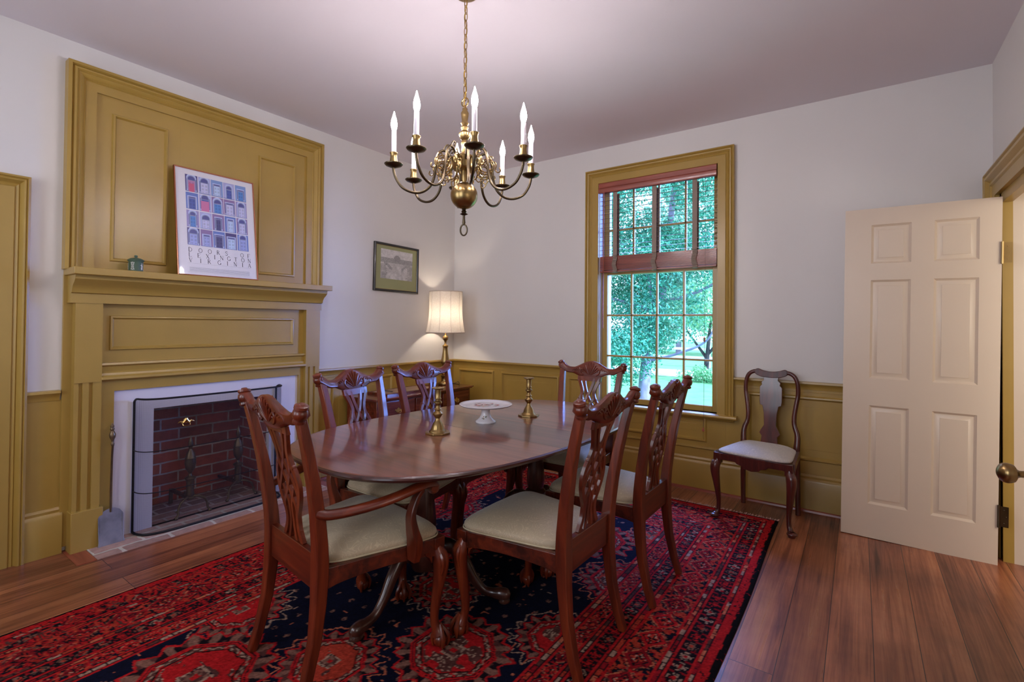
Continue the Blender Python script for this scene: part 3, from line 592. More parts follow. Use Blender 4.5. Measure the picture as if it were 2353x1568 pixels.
# ------------------------------------------------------------------ rug (knots coloured one by one)
RX0, RX1, RY0, RY1 = .785, 3.178, -4.22, -.355
def vnoise(X, Y, s, seed):
    g = np.random.default_rng(seed).random((400, 400)); x = X / s + 50; y = Y / s + 120; i = np.floor(x).astype(int) % 399; j = np.floor(y).astype(int) % 399; fx = x - np.floor(x); fy = y - np.floor(y)
    return (g[i, j] * (1 - fx) + g[i + 1, j] * fx) * (1 - fy) + (g[i, j + 1] * (1 - fx) + g[i + 1, j + 1] * fx) * fy
def cell(a, p): return (a / p) - np.floor(a / p)
def cid(a, p, seed, n): return (np.random.default_rng(seed).permutation(4096) % n)[np.floor(a / p).astype(int) % 4096]
def rug_colors(X, Y):
    cR = srgb(176, 28, 32); cR2 = srgb(140, 22, 32); cD = srgb(24, 16, 24); cN = srgb(13, 15, 36); cP = srgb(190, 104, 76); cT = srgb(128, 88, 76); cC = srgb(166, 134, 116); cO = srgb(172, 58, 42); cB = srgb(86, 50, 46); cK = srgb(14, 11, 13)
    pal = np.array([cR, cR2, cD, cN, cP, cT, cC, cO, cB, cK]); R_, R2, D_, N_, P_, T_, C_, O_, B_, K_ = range(10)
    n1 = vnoise(X, Y, .012, 1); n2 = vnoise(X, Y, .025, 2); n3 = vnoise(X, Y, .006, 5); n4 = vnoise(X, Y, .35, 9)
    Xw = X + (n2 - .5) * .008 + .010 * np.sin(Y * 2.3) ; Yw = Y + (vnoise(X, Y, .03, 3) - .5) * .008
    dl = np.minimum(X - RX0, RX1 - X); de = np.minimum(Y - RY0, RY1 - Y); d = np.minimum(dl, de); side = dl < de
    s = np.where(side, Yw, Xw + .5); d = d + (n2 - .5) * .003
    idx = np.full(X.shape, N_)
    # ---- borders, from the selvage inwards
    def guard(a, b):
        m = (d >= a) & (d < b); t = (d - a) / (b - a); c = cid(s, .042, int(a * 1000), 5)
        k = np.where(c == 0, P_, np.where(c == 1, B_, np.where(c == 2, C_, np.where(c == 3, O_, R2)))); k = np.where(cell(s, .042) < .10, D_, k)
        k = np.where((t < .26) | (t > .74), R_, k); k = np.where((t > .26) & (t < .34) | (t > .66) & (t < .74), D_, k); idx[m] = k[m]
    def flowers(a, b, per, seed, dark=D_):
        m = (d >= a) & (d < b); t = (d - (a + b) / 2); u = (cell(s, per) - .5) * per; r = np.hypot(t, u); th = np.arctan2(t, u); c = cid(s, per, seed, 4)
        pc = np.where(c == 0, C_, np.where(c == 1, T_, np.where(c == 2, R_, T_))); pc = np.where(n3 > .62, D_, pc); R0 = (b - a) * .44
        k = np.full(X.shape, dark); pet = r < R0 * (.62 + .38 * np.abs(np.cos(2 * th))); k = np.where(pet, pc, k); k = np.where(pet & (r > R0 * .52) & (r < R0 * .66), D_, k); k = np.where(r < R0 * .3, np.where(c % 2 == 0, R_, O_), k)
        edge = np.abs(u) > per * .42; k = np.where(edge & (np.abs(t) > .008), R2, k); idx[m] = k[m]
    def diamonds(a, b, per, seed):
        m = (d >= a) & (d < b); w_ = (b - a) / 2; t = (d - (a + b) / 2) / w_; u = (cell(s, per) - .5) * 2; q = np.abs(t) + np.abs(u); c = cid(s, per, seed, 3)
        k = np.where(n1 > .62, R2, np.where(n1 < .3, N_, D_)); k = np.where(q < .93, np.where(c == 0, R_, R2), k); k = np.where((q > .9) & (q < 1.02), np.where(n3 > .4, P_, B_), k)
        k = np.where((q > .52) & (q < .62), D_, k); k = np.where((q < .5) & (n3 > .66), C_, k); k = np.where((np.abs(t * u) < .02) & (q < .5), np.where(n3 > .5, O_, D_), k)
        k = np.where((np.abs(u) > .86) & (n3 > .35) & (np.abs(t) < .75), R_, k); k = np.where((q > 1.25) & (n1 > .5), O_, k); k = np.where((q > 1.1) & (q < 1.2) & (n3 > .5), T_, k); idx[m] = k[m]
    idx[d < .56] = R_
    diamonds(.195, .325, .150, 11); flowers(.085, .150, .072, 12); flowers(.375, .430, .060, 13); diamonds(.470, .525, .085, 14)
    guard(.048, .085); guard(.150, .195); guard(.325, .375); guard(.430, .470); guard(.525, .575)
    idx[d < .048] = R_; idx[d < .022] = K_; idx[(d < .014) & ~side] = B_
    # ---- field
    f = d >= .575
    def medallion(cx, cy, R0, tall=1.0, sat=0, hooks=False):
        x = Xw - cx; y = (Yw - cy) / tall; ax, ay = np.abs(x), np.abs(y); o = np.maximum(np.maximum(ax, ay), (ax + ay) * .7071 * 1.02); th = np.arctan2(y, x)
        tr = np.abs(cell(th + .2, PI / 9) - .5) * 2; r0_ = (o + (n2 - .5) * .008) / R0; out = .86 + .16 * (1 - tr); k = idx
        z = f & (r0_ < out)
        tri2 = np.abs(cell(th + .2, PI / 9) - .5) * 2; inner_tan = (r0_ < out - .05)
        col = np.full(X.shape, R_)
        col = np.where(inner_tan, np.where(tri2 < .42, T_, np.where(n2 > .55, B_, D_)), col)
        col = np.where(r0_ < .72, R_, col); col = np.where(r0_ < .685, D_, col); col = np.where(r0_ < .67, R_, col); col = np.where(r0_ < .635, K_, col)
        bead = (np.abs(r0_ - .585 - .018 * np.sign(np.sin(th * 26))) < .014); col = np.where(r0_ < .62, np.where(bead, C_, np.where(np.sin(th * 13) > .55, R_, B_)), col)
        col = np.where(r0_ < .54, K_, col); col = np.where(r0_ < .52, R_ if sat == 0 else O_, col)
        blot = (r0_ < .50) & (vnoise(X, Y, .045, 71) * .7 + n2 * .3 > .60); col = np.where(blot, B_, col); col = np.where(blot & (n3 > .7), C_, col)
        q = np.maximum(ax, ay) / R0; col = np.where((q > .13) & (q < .165), np.where(n3 > .35, C_, D_), col); col = np.where(q < .13, np.where(n1 > .45, T_, B_), col); col = np.where(q < .05, R_, col)
        k[z] = col[z]
        if hooks:
            z2 = f & (r0_ >= out + .06) & (r0_ < out + .20) & (idx == N_); ph = (r0_ - out - .13) / .07; hk = (np.abs(ph - np.sin(th * 20)) < .42); k[z2 & hk & (n3 > .15)] = P_ if sat else C_
    meds = [(2.32, -2.55, .235), (1.66, -3.20, .27), (1.655, -1.93, .235), (2.32, -1.32, .235), (2.36, -3.72, .25)]
    side_m = [(2.62, -2.25, .17), (2.64, -1.68, .19), (1.37, -2.90, .19), (1.35, -2.33, .18), (1.345, -1.45, .18), (1.98, -2.87, .19), (1.99, -2.24, .17), (2.0, -1.55, .19), (2.62, -3.1, .2), (1.3, -3.7, .2), (1.95, -.98, .2), (2.6, -1.1, .15)]
    for a in meds: medallion(*a)
    for i, a in enumerate(side_m): medallion(*a, 1.0, i % 2, True)
    m = f & (idx == N_) & (vnoise(X, Y, .03, 21) > .90); idx[m] = P_
    m = f & (idx == N_) & (vnoise(X, Y, .02, 22) > .955); idx[m] = C_
    m = f & (idx == N_) & (np.abs(np.sin(Xw * 34) * np.sin(Yw * 30)) > .93) & (n3 > .4); idx[m] = T_
    m = (d < .575) & (vnoise(X, Y, .010, 23) > .80); idx[m] = np.where(n2[m] > .5, D_, R2)
    col = pal[idx]
    # heavier wear toward the fireplace side breaks the pattern up
    wear = np.clip((1.45 - X) / .5, 0, 1) * (vnoise(X, Y, .05, 31) > .35); j1 = (vnoise(X * .6, Y, .018, 33) * 9.99).astype(int); alt = pal[np.array([R_, R2, R_, D_, R2, O_, R_, B_, R_, D_])[j1]]
    m = (wear * vnoise(X, Y, .02, 34) > .42) & (d > .05); col = np.where(m[..., None], alt, col)
    fade = (.50 + .80 * vnoise(X, Y, .0045, 91) * (.6 + .8 * n3))[..., None] * (.86 + .28 * n4)[..., None]
    return np.clip(col * fade, 0, 1)
def color_grid(name, nx, ny, posf, colf, mat, parent=None, skirt=False):
    U, V = np.meshgrid(np.linspace(0, 1, nx), np.linspace(0, 1, ny), indexing='ij'); X, Y, Z = posf(U, V); col = colf(U, V)
    co = np.stack([X, Y, Z], -1).reshape(-1, 3); cl = np.concatenate([col.reshape(-1, 3), np.ones((nx * ny, 1))], 1)
    i, j = np.meshgrid(np.arange(nx - 1), np.arange(ny - 1), indexing='ij'); a = (i * ny + j).ravel(); q = np.stack([a, a + ny, a + ny + 1, a + 1], 1)
    me = bpy.data.meshes.new(name); me.vertices.add(len(co)); me.vertices.foreach_set('co', co.astype(np.float32).ravel())
    me.loops.add(q.size); me.loops.foreach_set('vertex_index', q.astype(np.int32).ravel()); me.polygons.add(len(q)); me.polygons.foreach_set('loop_start', (np.arange(len(q)) * 4).astype(np.int32))
    me.update(calc_edges=True); me.validate()
    at = me.attributes.new('Col', 'FLOAT_COLOR', 'POINT'); at.data.foreach_set('color', cl.astype(np.float32).ravel())
    me.polygons.foreach_set('use_smooth', [True] * len(me.polygons)); me.materials.append(mat)
    o = bpy.data.objects.new(name, me); C.objects.link(o)
    if parent: o.parent = parent
    return o
rug = tag(empty('rug', ((RX0 + RX1) / 2, (RY0 + RY1) / 2, 0)), 'large worn red and navy patterned rug under the dining table', 'rug')
def rpos(U, V):
    X = RX0 + (RX1 - RX0) * U; Y = RY0 + (RY1 - RY0) * V; e = np.minimum(np.minimum(U * 2.39, (1 - U) * 2.39), np.minimum(V * 3.86, (1 - V) * 3.86))
    wob = .006 * np.sin(Y * 3.1) * (U - .5) * 2
    return X + wob - rug.location.x, Y - rug.location.y, .0015 + .0075 * np.clip(e / .008, 0, 1) + .0007 * vnoise(X, Y, .009, 44) + .0012 * vnoise(X, Y, .25, 45)
M_rug = attrmat('wool_pile', rough=1.0, nb=420, spec=.08)
color_grid('rug_pile', 440, 710, rpos, lambda U, V: rug_colors(RX0 + (RX1 - RX0) * U, RY0 + (RY1 - RY0) * V), M_rug, rug)
mb = MB(); x = RX0 + .01
while x < RX1 - .01:
    l = random.uniform(.022, .045); dx = random.uniform(-.012, .012); mb.tube([(x, RY1 - .004, .006), (x + dx * .5, RY1 + l * .5, .006), (x + dx, RY1 + l, .004)], .0022, 4); x += random.uniform(.005, .011)
mb.build('fringe', plain('wool_fringe', srgb(214, 176, 174), .95), rug, T=Matrix.Translation((-rug.location.x, -rug.location.y, 0)), smooth=0)
RZ = .0085

# ------------------------------------------------------------------ dining table
TC = (1.985, -1.955); TR = -.075; TZ = .745
tb = tag(empty('dining_table', (TC[0], TC[1], RZ), TR), 'long oval polished mahogany double-pedestal dining table on the rug', 'dining table')
A_, B2 = .590, .965; nexp = 2.75
def outline(a, b, n=96, e=nexp):
    pts = []
    for i in range(n):
        t = 2 * PI * i / n; c, s = math.cos(t), math.sin(t); pts.append((a * math.copysign(abs(c) ** (2 / e), c), b * math.copysign(abs(s) ** (2 / e), s)))
    return pts
leaf0, leaf1 = -.135, .175
def clip(poly, lo, hi):
    for sgn, lim in ((1, lo), (-1, -hi)):
        out = []
        for i in range(len(poly)):
            p, q = poly[i - 1], poly[i]; dp, dq = sgn * p[1] - lim, sgn * q[1] - lim
            if (dp >= 0) != (dq >= 0): t = dp / (dp - dq); out.append((p[0] + (q[0] - p[0]) * t, p[1] + (q[1] - p[1]) * t))
            if dq >= 0: out.append(q)
        poly = out
    return poly
fz = lambda u, v, h: (u, v, h - RZ)
for lo, hi, m_, nm in ((-2, leaf0 - .0006, M_top, 'tabletop'), (leaf0 + .0006, leaf1 - .0006, M_leafwood, 'table_leaf'), (leaf1 + .0006, 2, M_top, 'tabletop')):
    mb = MB(); base = outline(A_ - .012, B2 - .012); prof = [(.0, .016), (.010, .012), (.012, .007), (.010, .002), (.0, 0)]
    vs = []; ref = None
    rings = []
    for k, (grow, dz) in enumerate([(-.008, .024), (.004, .023), (.011, .018), (.012, .012), (.008, .005), (.0, 0)]):
        rings.append([(x, y, TZ - .024 + dz) for x, y in clip(outline(A_ - .012 + grow, B2 - .012 + grow), lo, hi)])
    n = min(len(r) for r in rings)
    if any(len(r) != n for r in rings): rings = [r[:n] for r in rings]
    for r in rings: vs += [fz(*p) for p in r]
    fs_ = [tuple(range(n)), tuple(range(5 * n, 6 * n))[::-1]]
    for k in range(5): fs_ += [(k * n + i, k * n + (i + 1) % n, (k + 1) * n + (i + 1) % n, (k + 1) * n + i) for i in range(n)]
    mb.add(vs, fs_); mb.m = [0, 1] + [0 if k == 0 else 1 for k in range(5) for _ in range(n)]; mb.build(nm, [m_, M_edge], tb, smooth=30)
mb = MB()
for yc in (-.43, .43): mb.box(-.40, .40, yc - .03, yc + .03, TZ - .062 - RZ, TZ - .0245 - RZ)
for x in (-.16, .16): mb.box(x - .02, x + .02, -.66, .66, TZ - .062 - RZ, TZ - .0245 - RZ)
mb.build('underframe', M_dark, tb)
def pedestal(yc, rot):
    p = empty('pedestal', (0, yc, 0)); p.parent = tb
    mb = MB(); mb.lathe([(.055, .14), (.062, .16), (.066, .20), (.060, .235), (.046, .25), (.058, .262), (.062, .272), (.056, .282), (.044, .292), (.050, .31), (.054, .34), (.050, .40), (.042, .47), (.036, .53), (.034, .56), (.050, .575), (.056, .60), (.05, .625), (.06, .65), (.075, .675)], (0, 0, 0), 24)
    mb.build('column', M_dark, p)
    for k in range(3):
        a = rot + k * 2 * PI / 3; cs, sn = math.cos(a), math.sin(a); mb = MB()
        pr = smoothpath([(.04, .215, .036), (.09, .245, .034), (.14, .235, .030), (.19, .175, .026), (.235, .10, .022), (.28, .052, .019), (.32, .040, .021), (.355, .038, .027), (.385, .034, .026), (.402, .030, .012)], 5)
        mb.tube([(r * cs, r * sn, z) for r, z, q in pr], [max(.004, q) for r, z, q in pr], 12, flat=(.95, 1.05))
        mb.lathe([(.020, 0), (.026, .004), (.026, .010), (.018, .016)], (.375 * cs, .375 * sn, 0), 14); mb.build('leg', M_dark, p)
pedestal(-.40, -PI / 2 - TR); pedestal(.46, PI / 2 - TR)

# ------------------------------------------------------------------ chairs
def rake(v):        # y of the back posts at height z
    pts = [(0, -.285), (.10, -.252), (.20, -.232), (.32, -.220), (.44, -.215), (.55, -.222), (.70, -.243), (.85, -.275), (1.02, -.318)]
    return float(np.interp(v, [p[0] for p in pts], [p[1] for p in pts]))
def cushion(mb, wf, wb, y0, y1, z0, th, crown, n=22, e=7):
    """trapezoid cushion, rounded corners"""
    vs = []; m = 48
    def rim(k, sc, z):
        t = 2 * PI * k / m; c, s = math.cos(t), math.sin(t); a = math.copysign(abs(c) ** (2 / e), c); b = math.copysign(abs(s) ** (2 / e), s)
        yy = (y0 + y1) / 2 + b * sc * (y1 - y0) / 2; f = (yy - y0) / (y1 - y0); w_ = (wb + (wf - wb) * f) / 2; yb = .012 * (1 - a * a) if b > 0 else 0
        return (a * sc * w_, yy + yb * sc, z)
    prof = [(.985, z0), (1.0, z0 + th * .3), (.995, z0 + th * .6), (.965, z0 + th * .86), (.91, z0 + th * 1.0 + crown * .12), (.8, z0 + th + crown * .42), (.62, z0 + th + crown * .74), (.4, z0 + th + crown * .93), (.2, z0 + th + crown * .99)]
    for sc, z in prof: vs += [rim(k, sc, z) for k in range(m)]
    fs_ = [tuple(range(m))[::-1]]
    for r in range(len(prof) - 1): fs_ += [(r * m + i, r * m + (i + 1) % m, (r + 1) * m + (i + 1) % m, (r + 1) * m + i) for i in range(m)]
    fs_.append(tuple(range((len(prof) - 1) * m, len(prof) * m))); mb.add(vs, fs_)
    return [rim(k, 1.005, z0 + .002) for k in range(m)]
def claw_leg(mb, x, y, sx):
    d = Vector((sx, 1, 0)).normalized() * .9
    path = [(0, .425, .020), (0, .40, .022), (.006, .376, .027), (.018, .350, .0325), (.022, .320, .0315), (.015, .265, .0255), (.004, .20, .021), (-.004, .14, .018), (-.004, .10, .017), (.004, .072, .019), (.014, .05, .026)]
    P_ = smoothpath(path, 4)
    mb.tube([(x + d.x * o, y + d.y * o, z) for o, z, r in P_], [r for o, z, r in P_], 12)
    c_ = (x + d.x * .022, y + d.y * .022, .027); mb.ell(c_, (.027, .027, .027))
    for a in (-1.15, 0, 1.15, PI):       # talons
        v = Matrix.Rotation(a, 3, 'Z') @ d.normalized(); q = smoothpath([(.004, .085, .007), (.016, .072, .008), (.026, .058, .009), (.034, .040, .009), (.033, .018, .007), (.030, .004, .004)], 3)
        mb.tube([(c_[0] + v.x * (o - .003), c_[1] + v.y * (o - .003), z) for o, z, r in q], [r for o, z, r in q], 6)
    for a in (-.8, 0, .8):                # knee carving
        v = Matrix.Rotation(a, 3, 'Z') @ d.normalized(); q = smoothpath([(.022, .380, .005), (.040, .356, .009), (.044, .325, .007), (.032, .28, .003)], 3)
        mb.tube([(x + v.x * o, y + v.y * o, z) for o, z, r in q], [r for o, z, r in q], 6)
    for dirv in (Vector((-sx, 0, 0)), Vector((0, -1, 0))):   # ear brackets
        base = Vector((x, y, .385)) + dirv * .028; mb.prism([(0, .0), (.036, .0), (.030, -.010), (.014, -.022), (.004, -.040), (0, -.046)], (lambda b, dv: (lambda u, v, h: tuple(b + dv * u + Vector((0, 0, v)) + Vector((dv.y, dv.x, 0)) * h)))(base, dirv), -.012, .012)
def make_chair(arms=False):
    r = empty('armchair' if arms else 'dining_chair')
    wf, wb = (.30, .215) if arms else (.252, .195)     # half widths of the seat
    yf, yb_ = (.235, -.215)
    topx = .222 if not arms else .235
    for sx in (-1, 1):
        mb = MB(); zz = [0, .08, .2, .32, .40, .46, .52, .62, .74, .86, .965]
        xs = np.interp(zz, [0, .43, .97], [wb - .006, wb - .012, topx]); P_ = [(sx * x, rake(z), z) for x, z in zip(xs, zz)]
        hw = np.interp(zz, [0, .2, .42, .5, .75, .97], [.0165, .0205, .0265, .025, .021, .0175]); mb.tube(P_, list(hw), 4, flat=(1, .86), up=(0, 1, 0))
        mb.build('back_post', M_mz, r, smooth=40, bevel=.004)
    # crest rail, carved
    def cf(u, v, h): return (u, rake(v) + h + .012 * (1 - (u / .25) ** 2) * -1 + .006, v)
    up_ = smoothpath([(-.262, 1.000), (-.235, .998), (-.19, .972), (-.14, .968), (-.10, .982), (-.05, 1.004), (0, 1.014), (.05, 1.004), (.10, .982), (.14, .968), (.19, .972), (.235, .998), (.262, 1.000)], 4)
    lo_ = smoothpath([(-.262, .964), (-.235, .950), (-.19, .930), (-.15, .926), (-.11, .912), (-.088, .898), (0, .894), (.088, .898), (.11, .912), (.15, .926), (.19, .930), (.235, .950), (.262, .964)], 4)
    k_ = topx / .235; n = len(up_); mb = MB(); vs = []
    for s_ in range(n):
        a, b_ = up_[s_], lo_[s_]; ax = a[0] * k_
        th = .0165
        for (f, h) in ((0, -th * .5), (.15, -th), (.85, -th), (1, -th * .6), (1, th * .6), (.85, th), (.15, th), (0, th * .5)): v = a[1] + (b_[1] - a[1]) * f; vs.append(cf(ax, v, h))
    fs_ = [tuple(range(8)), tuple(range((n - 1) * 8, n * 8))[::-1]]
    for s_ in range(n - 1): fs_ += [(s_ * 8 + i, s_ * 8 + (i + 1) % 8, s_ * 8 + 8 + (i + 1) % 8, s_ * 8 + 8 + i) for i in range(8)]
    mb.add(vs, fs_)
    Ry = Matrix.Rotation(PI / 2, 3, 'Y')
    for sx in (-1, 1):   # rolled ears
        yy = rake(.985) + .006; mb.lathe([(.014, -.036), (.021, -.032), (.021, -.024), (.016, -.021), (.0225, -.015), (.0255, -.002), (.0235, .010), (.018, .014), (.0235, .018), (.0225, .027), (.012, .030), (.010, .034), (.0001, .035)], (sx * (.250 * k_), yy - .006, .978), 16, Matrix.Rotation(sx * .30, 3, 'Y'))
    crest = mb.build('crest_rail', M_mx, r, smooth=50)
    mb = MB()
    for face in (-1, 1):
        for i in range(9):      # shell flutes
            a = (i - 4) * .235; L_ = .088 - .006 * abs(i - 4); q = [(0, .0), (.4, .8), (.8, 1), (1, .6)]
            P_ = [(math.sin(a) * (.012 + L_ * t), .916 + math.cos(a) * (.004 + L_ * t), rr) for t, rr in ((0, .2), (.25, .55), (.55, .85), (.85, 1), (1, .5))]
            mb.tube([cf(u, v, face * .0175) for u, v, _ in P_], [.0065 * q_ for *_, q_ in P_], 6)
        for sx in (-1, 1):      # leaf scrolls
            P_ = smoothpath([(.050, .918), (.066, .926), (.074, .944), (.066, .958), (.054, .954), (.054, .942), (.062, .940)], 4); mb.tube([cf(sx * u, v, face * .0175) for u, v in P_], [.0055 * (1 - .5 * i / len(P_)) for i in range(len(P_))], 6)
            for j in range(3):
                P_ = smoothpath([(.078 + j * .014, .955 - j * .004), (.088 + j * .017, .966 - j * .005), (.100 + j * .018, .962 - j * .008), (.104 + j * .018, .950 - j * .006)], 3); mb.tube([cf(sx * u, v, face * .0165) for u, v in P_], [.004 * (1 - .6 * i / len(P_)) for i in range(len(P_))], 5)
    mb.build('shell_carving', M_mx, crest)
    # pierced splat
    Z0, Z1 = .475, .908
    def sf(x, v): z = Z0 + (Z1 - Z0) * v; return (x, rake(z) + .004, z)
    mb = MB()
    S1 = [(.080, 1.0), (.076, .95), (.060, .87), (.047, .79), (.045, .73), (.056, .66), (.076, .585), (.086, .50), (.082, .41), (.066, .32), (.050, .25), (.044, .18), (.050, .10), (.074, .0)]
    S2 = [(.040, .97), (.030, .88), (.017, .79), (.0, .70), (-.024, .61), (-.050, .52), (-.072, .43), (-.078, .38)]
    S3 = [(.046, .72), (.040, .64), (.018, .54), (.0, .47), (-.022, .39), (-.046, .31), (-.050, .26)]
    S4 = [(.044, .46), (.026, .38), (.012, .31), (.010, .22), (.014, .12), (.030, .0)]
    S5 = [(.016, .97), (.014, .90), (.030, .80), (.046, .73)]
    wds = ((S1, .0105), (S2, .0088), (S3, .0088), (S4, .0078))
    for sx in (-1, 1):
        for Sx, hw in wds:
            P_ = smoothpath(Sx, 4); mb.tube([sf(sx * x, v) for x, v in P_], hw, 4, flat=(1, .0068 / hw), up=(0, 1, 0))
        mb.lathe([(.0001, -.008), (.009, -.007), (.010, .0), (.009, .007), (.0001, .008)], sf(sx * .064, .645), 12, Matrix.Rotation(PI / 2, 3, 'X'))
    mb.prism([(-.088, .93), (.088, .93), (.090, 1.0), (-.090, 1.0)], lambda u, v, h: (sf(u, v)[0], sf(u, v)[1] + h, sf(u, v)[2]), -.0068, .0068)
    mb.build('splat', M_mz, r, smooth=40)
    # seat frame
    mb = MB(); zt = .432; zb_ = .375
    def rail(p, q, z0, z1, arch=0):
        p, q = Vector(p), Vector(q); d_ = (q - p); nrm = Vector((-d_.y, d_.x)).normalized() * .012; n = 12; poly = [(t / n, z1) for t in range(n + 1)] + [(1 - t / n, z0 + arch * math.sin(PI * t / n) ** .6) for t in range(n + 1)]
        mb.prism(poly, lambda u, v, h: (p.x + d_.x * u + nrm.x * h, p.y + d_.y * u + nrm.y * h, v), -1, 1)
    rail((-wf + .03, yf), (wf - .03, yf), zb_ - .005, zt, .012)
    rail((-wb + .03, yb_), (wb - .03, yb_), zb_ - .02, zt + .045)
    for sx in (-1, 1): rail((sx * (wb - .008), yb_ + .018), (sx * (wf - .016), yf - .02), zb_ - .015, zt, .02)
    for sx in (-1, 1): mb.box(sx * wf - sx * .047, sx * wf, yf - .035, yf + .013, .388, zt)
    mb.build('seat_frame', M_mx, r, bevel=.002)
    for sx in (-1, 1):
        mb = MB(); claw_leg(mb, sx * (wf - .022), yf - .012, sx); mb.build('leg', M_mz, r, smooth=50)
    mb = MB(); edge = cushion(mb, 2 * wf + .004, 2 * wb - .04, yb_ + .018, yf + .016, zt + .001, .032, .036); seat = mb.build('seat', M_seat, r, smooth=60)
    mb = MB(); mb.tube(edge, .0035, 6, closed=True); mb.build('piping', M_piping, seat, smooth=60)
    if arms:
        for sx in (-1, 1):
            mb = MB(); P_ = smoothpath([(.222, rake(.64), .632), (.245, -.20, .622), (.287, -.10, .630), (.320, 0, .648), (.328, .09, .664), (.320, .140, .666), (.312, .178, .655), (.310, .188, .640), (.312, .180, .630), (.314, .168, .634)], 5)
            mb.tube([(sx * a, b_, c_) for a, b_, c_ in P_], [.0235 - .007 * max(0, (i / len(P_) - .6)) / .4 for i in range(len(P_))], 10, flat=(1.05, .72))
            mb.lathe([(.016, -.020), (.018, 0), (.016, .020)], (sx * .313, .172, .644), 16, Matrix.Rotation(PI / 2, 3, 'Y')); arm = mb.build('arm', M_my, r, smooth=60)
            mb = MB(); P_ = smoothpath([(.317, .122, .652, .015), (.312, .100, .62, .015), (.312, .078, .565, .018), (.309, .086, .51, .023), (.306, .100, .46, .028), (.304, .100, .42, .027), (.303, .096, .385, .021)], 5)
            mb.tube([(sx * p[0], p[1], p[2]) for p in P_], [p[3] for p in P_], 4, flat=(.60, 1.05), up=(1, 0, 0)); mb.build('arm_support', M_mz, arm, smooth=40, bevel=.003)
    return r
def place(o, loc, f, label, cat, group=None):
    o.location = (loc[0], loc[1], RZ if len(loc) < 3 else loc[2]); o.rotation_euler = (0, 0, math.atan2(-f[0], f[1])); tag(o, label, cat, group); return o
ac = make_chair(True); place(ac, (1.934, -2.755), (.137, .99), 'carved mahogany armchair with scrolled arms and beige seat at the near table end', 'chair')
sc_ = make_chair(False); G = 'pierced-back dining chairs without arms'
place(sc_, (2.512, -2.225), (-1, .02), 'armless dining chair on the open-door side of the table, next to the armchair', 'chair', G)
spots = [((2.562, -1.615), (-1, .01), 'second armless dining chair along the open-door side, its back before the window sill'),
         ((1.612, -2.228), (.98, .19), 'armless dining chair on the fireplace side, next to the right end of the mantelpiece'),
         ((1.565, -1.685), (1, .0), 'armless dining chair with bluish-lit splat, in front of the low wooden sideboard'),
         ((2.068, -1.165), (0, -1), 'armless dining chair at the far table end, its back against the window light')]
for loc, f, lab in spots: place(copy_tree(sc_), loc, f, lab, 'chair', G)

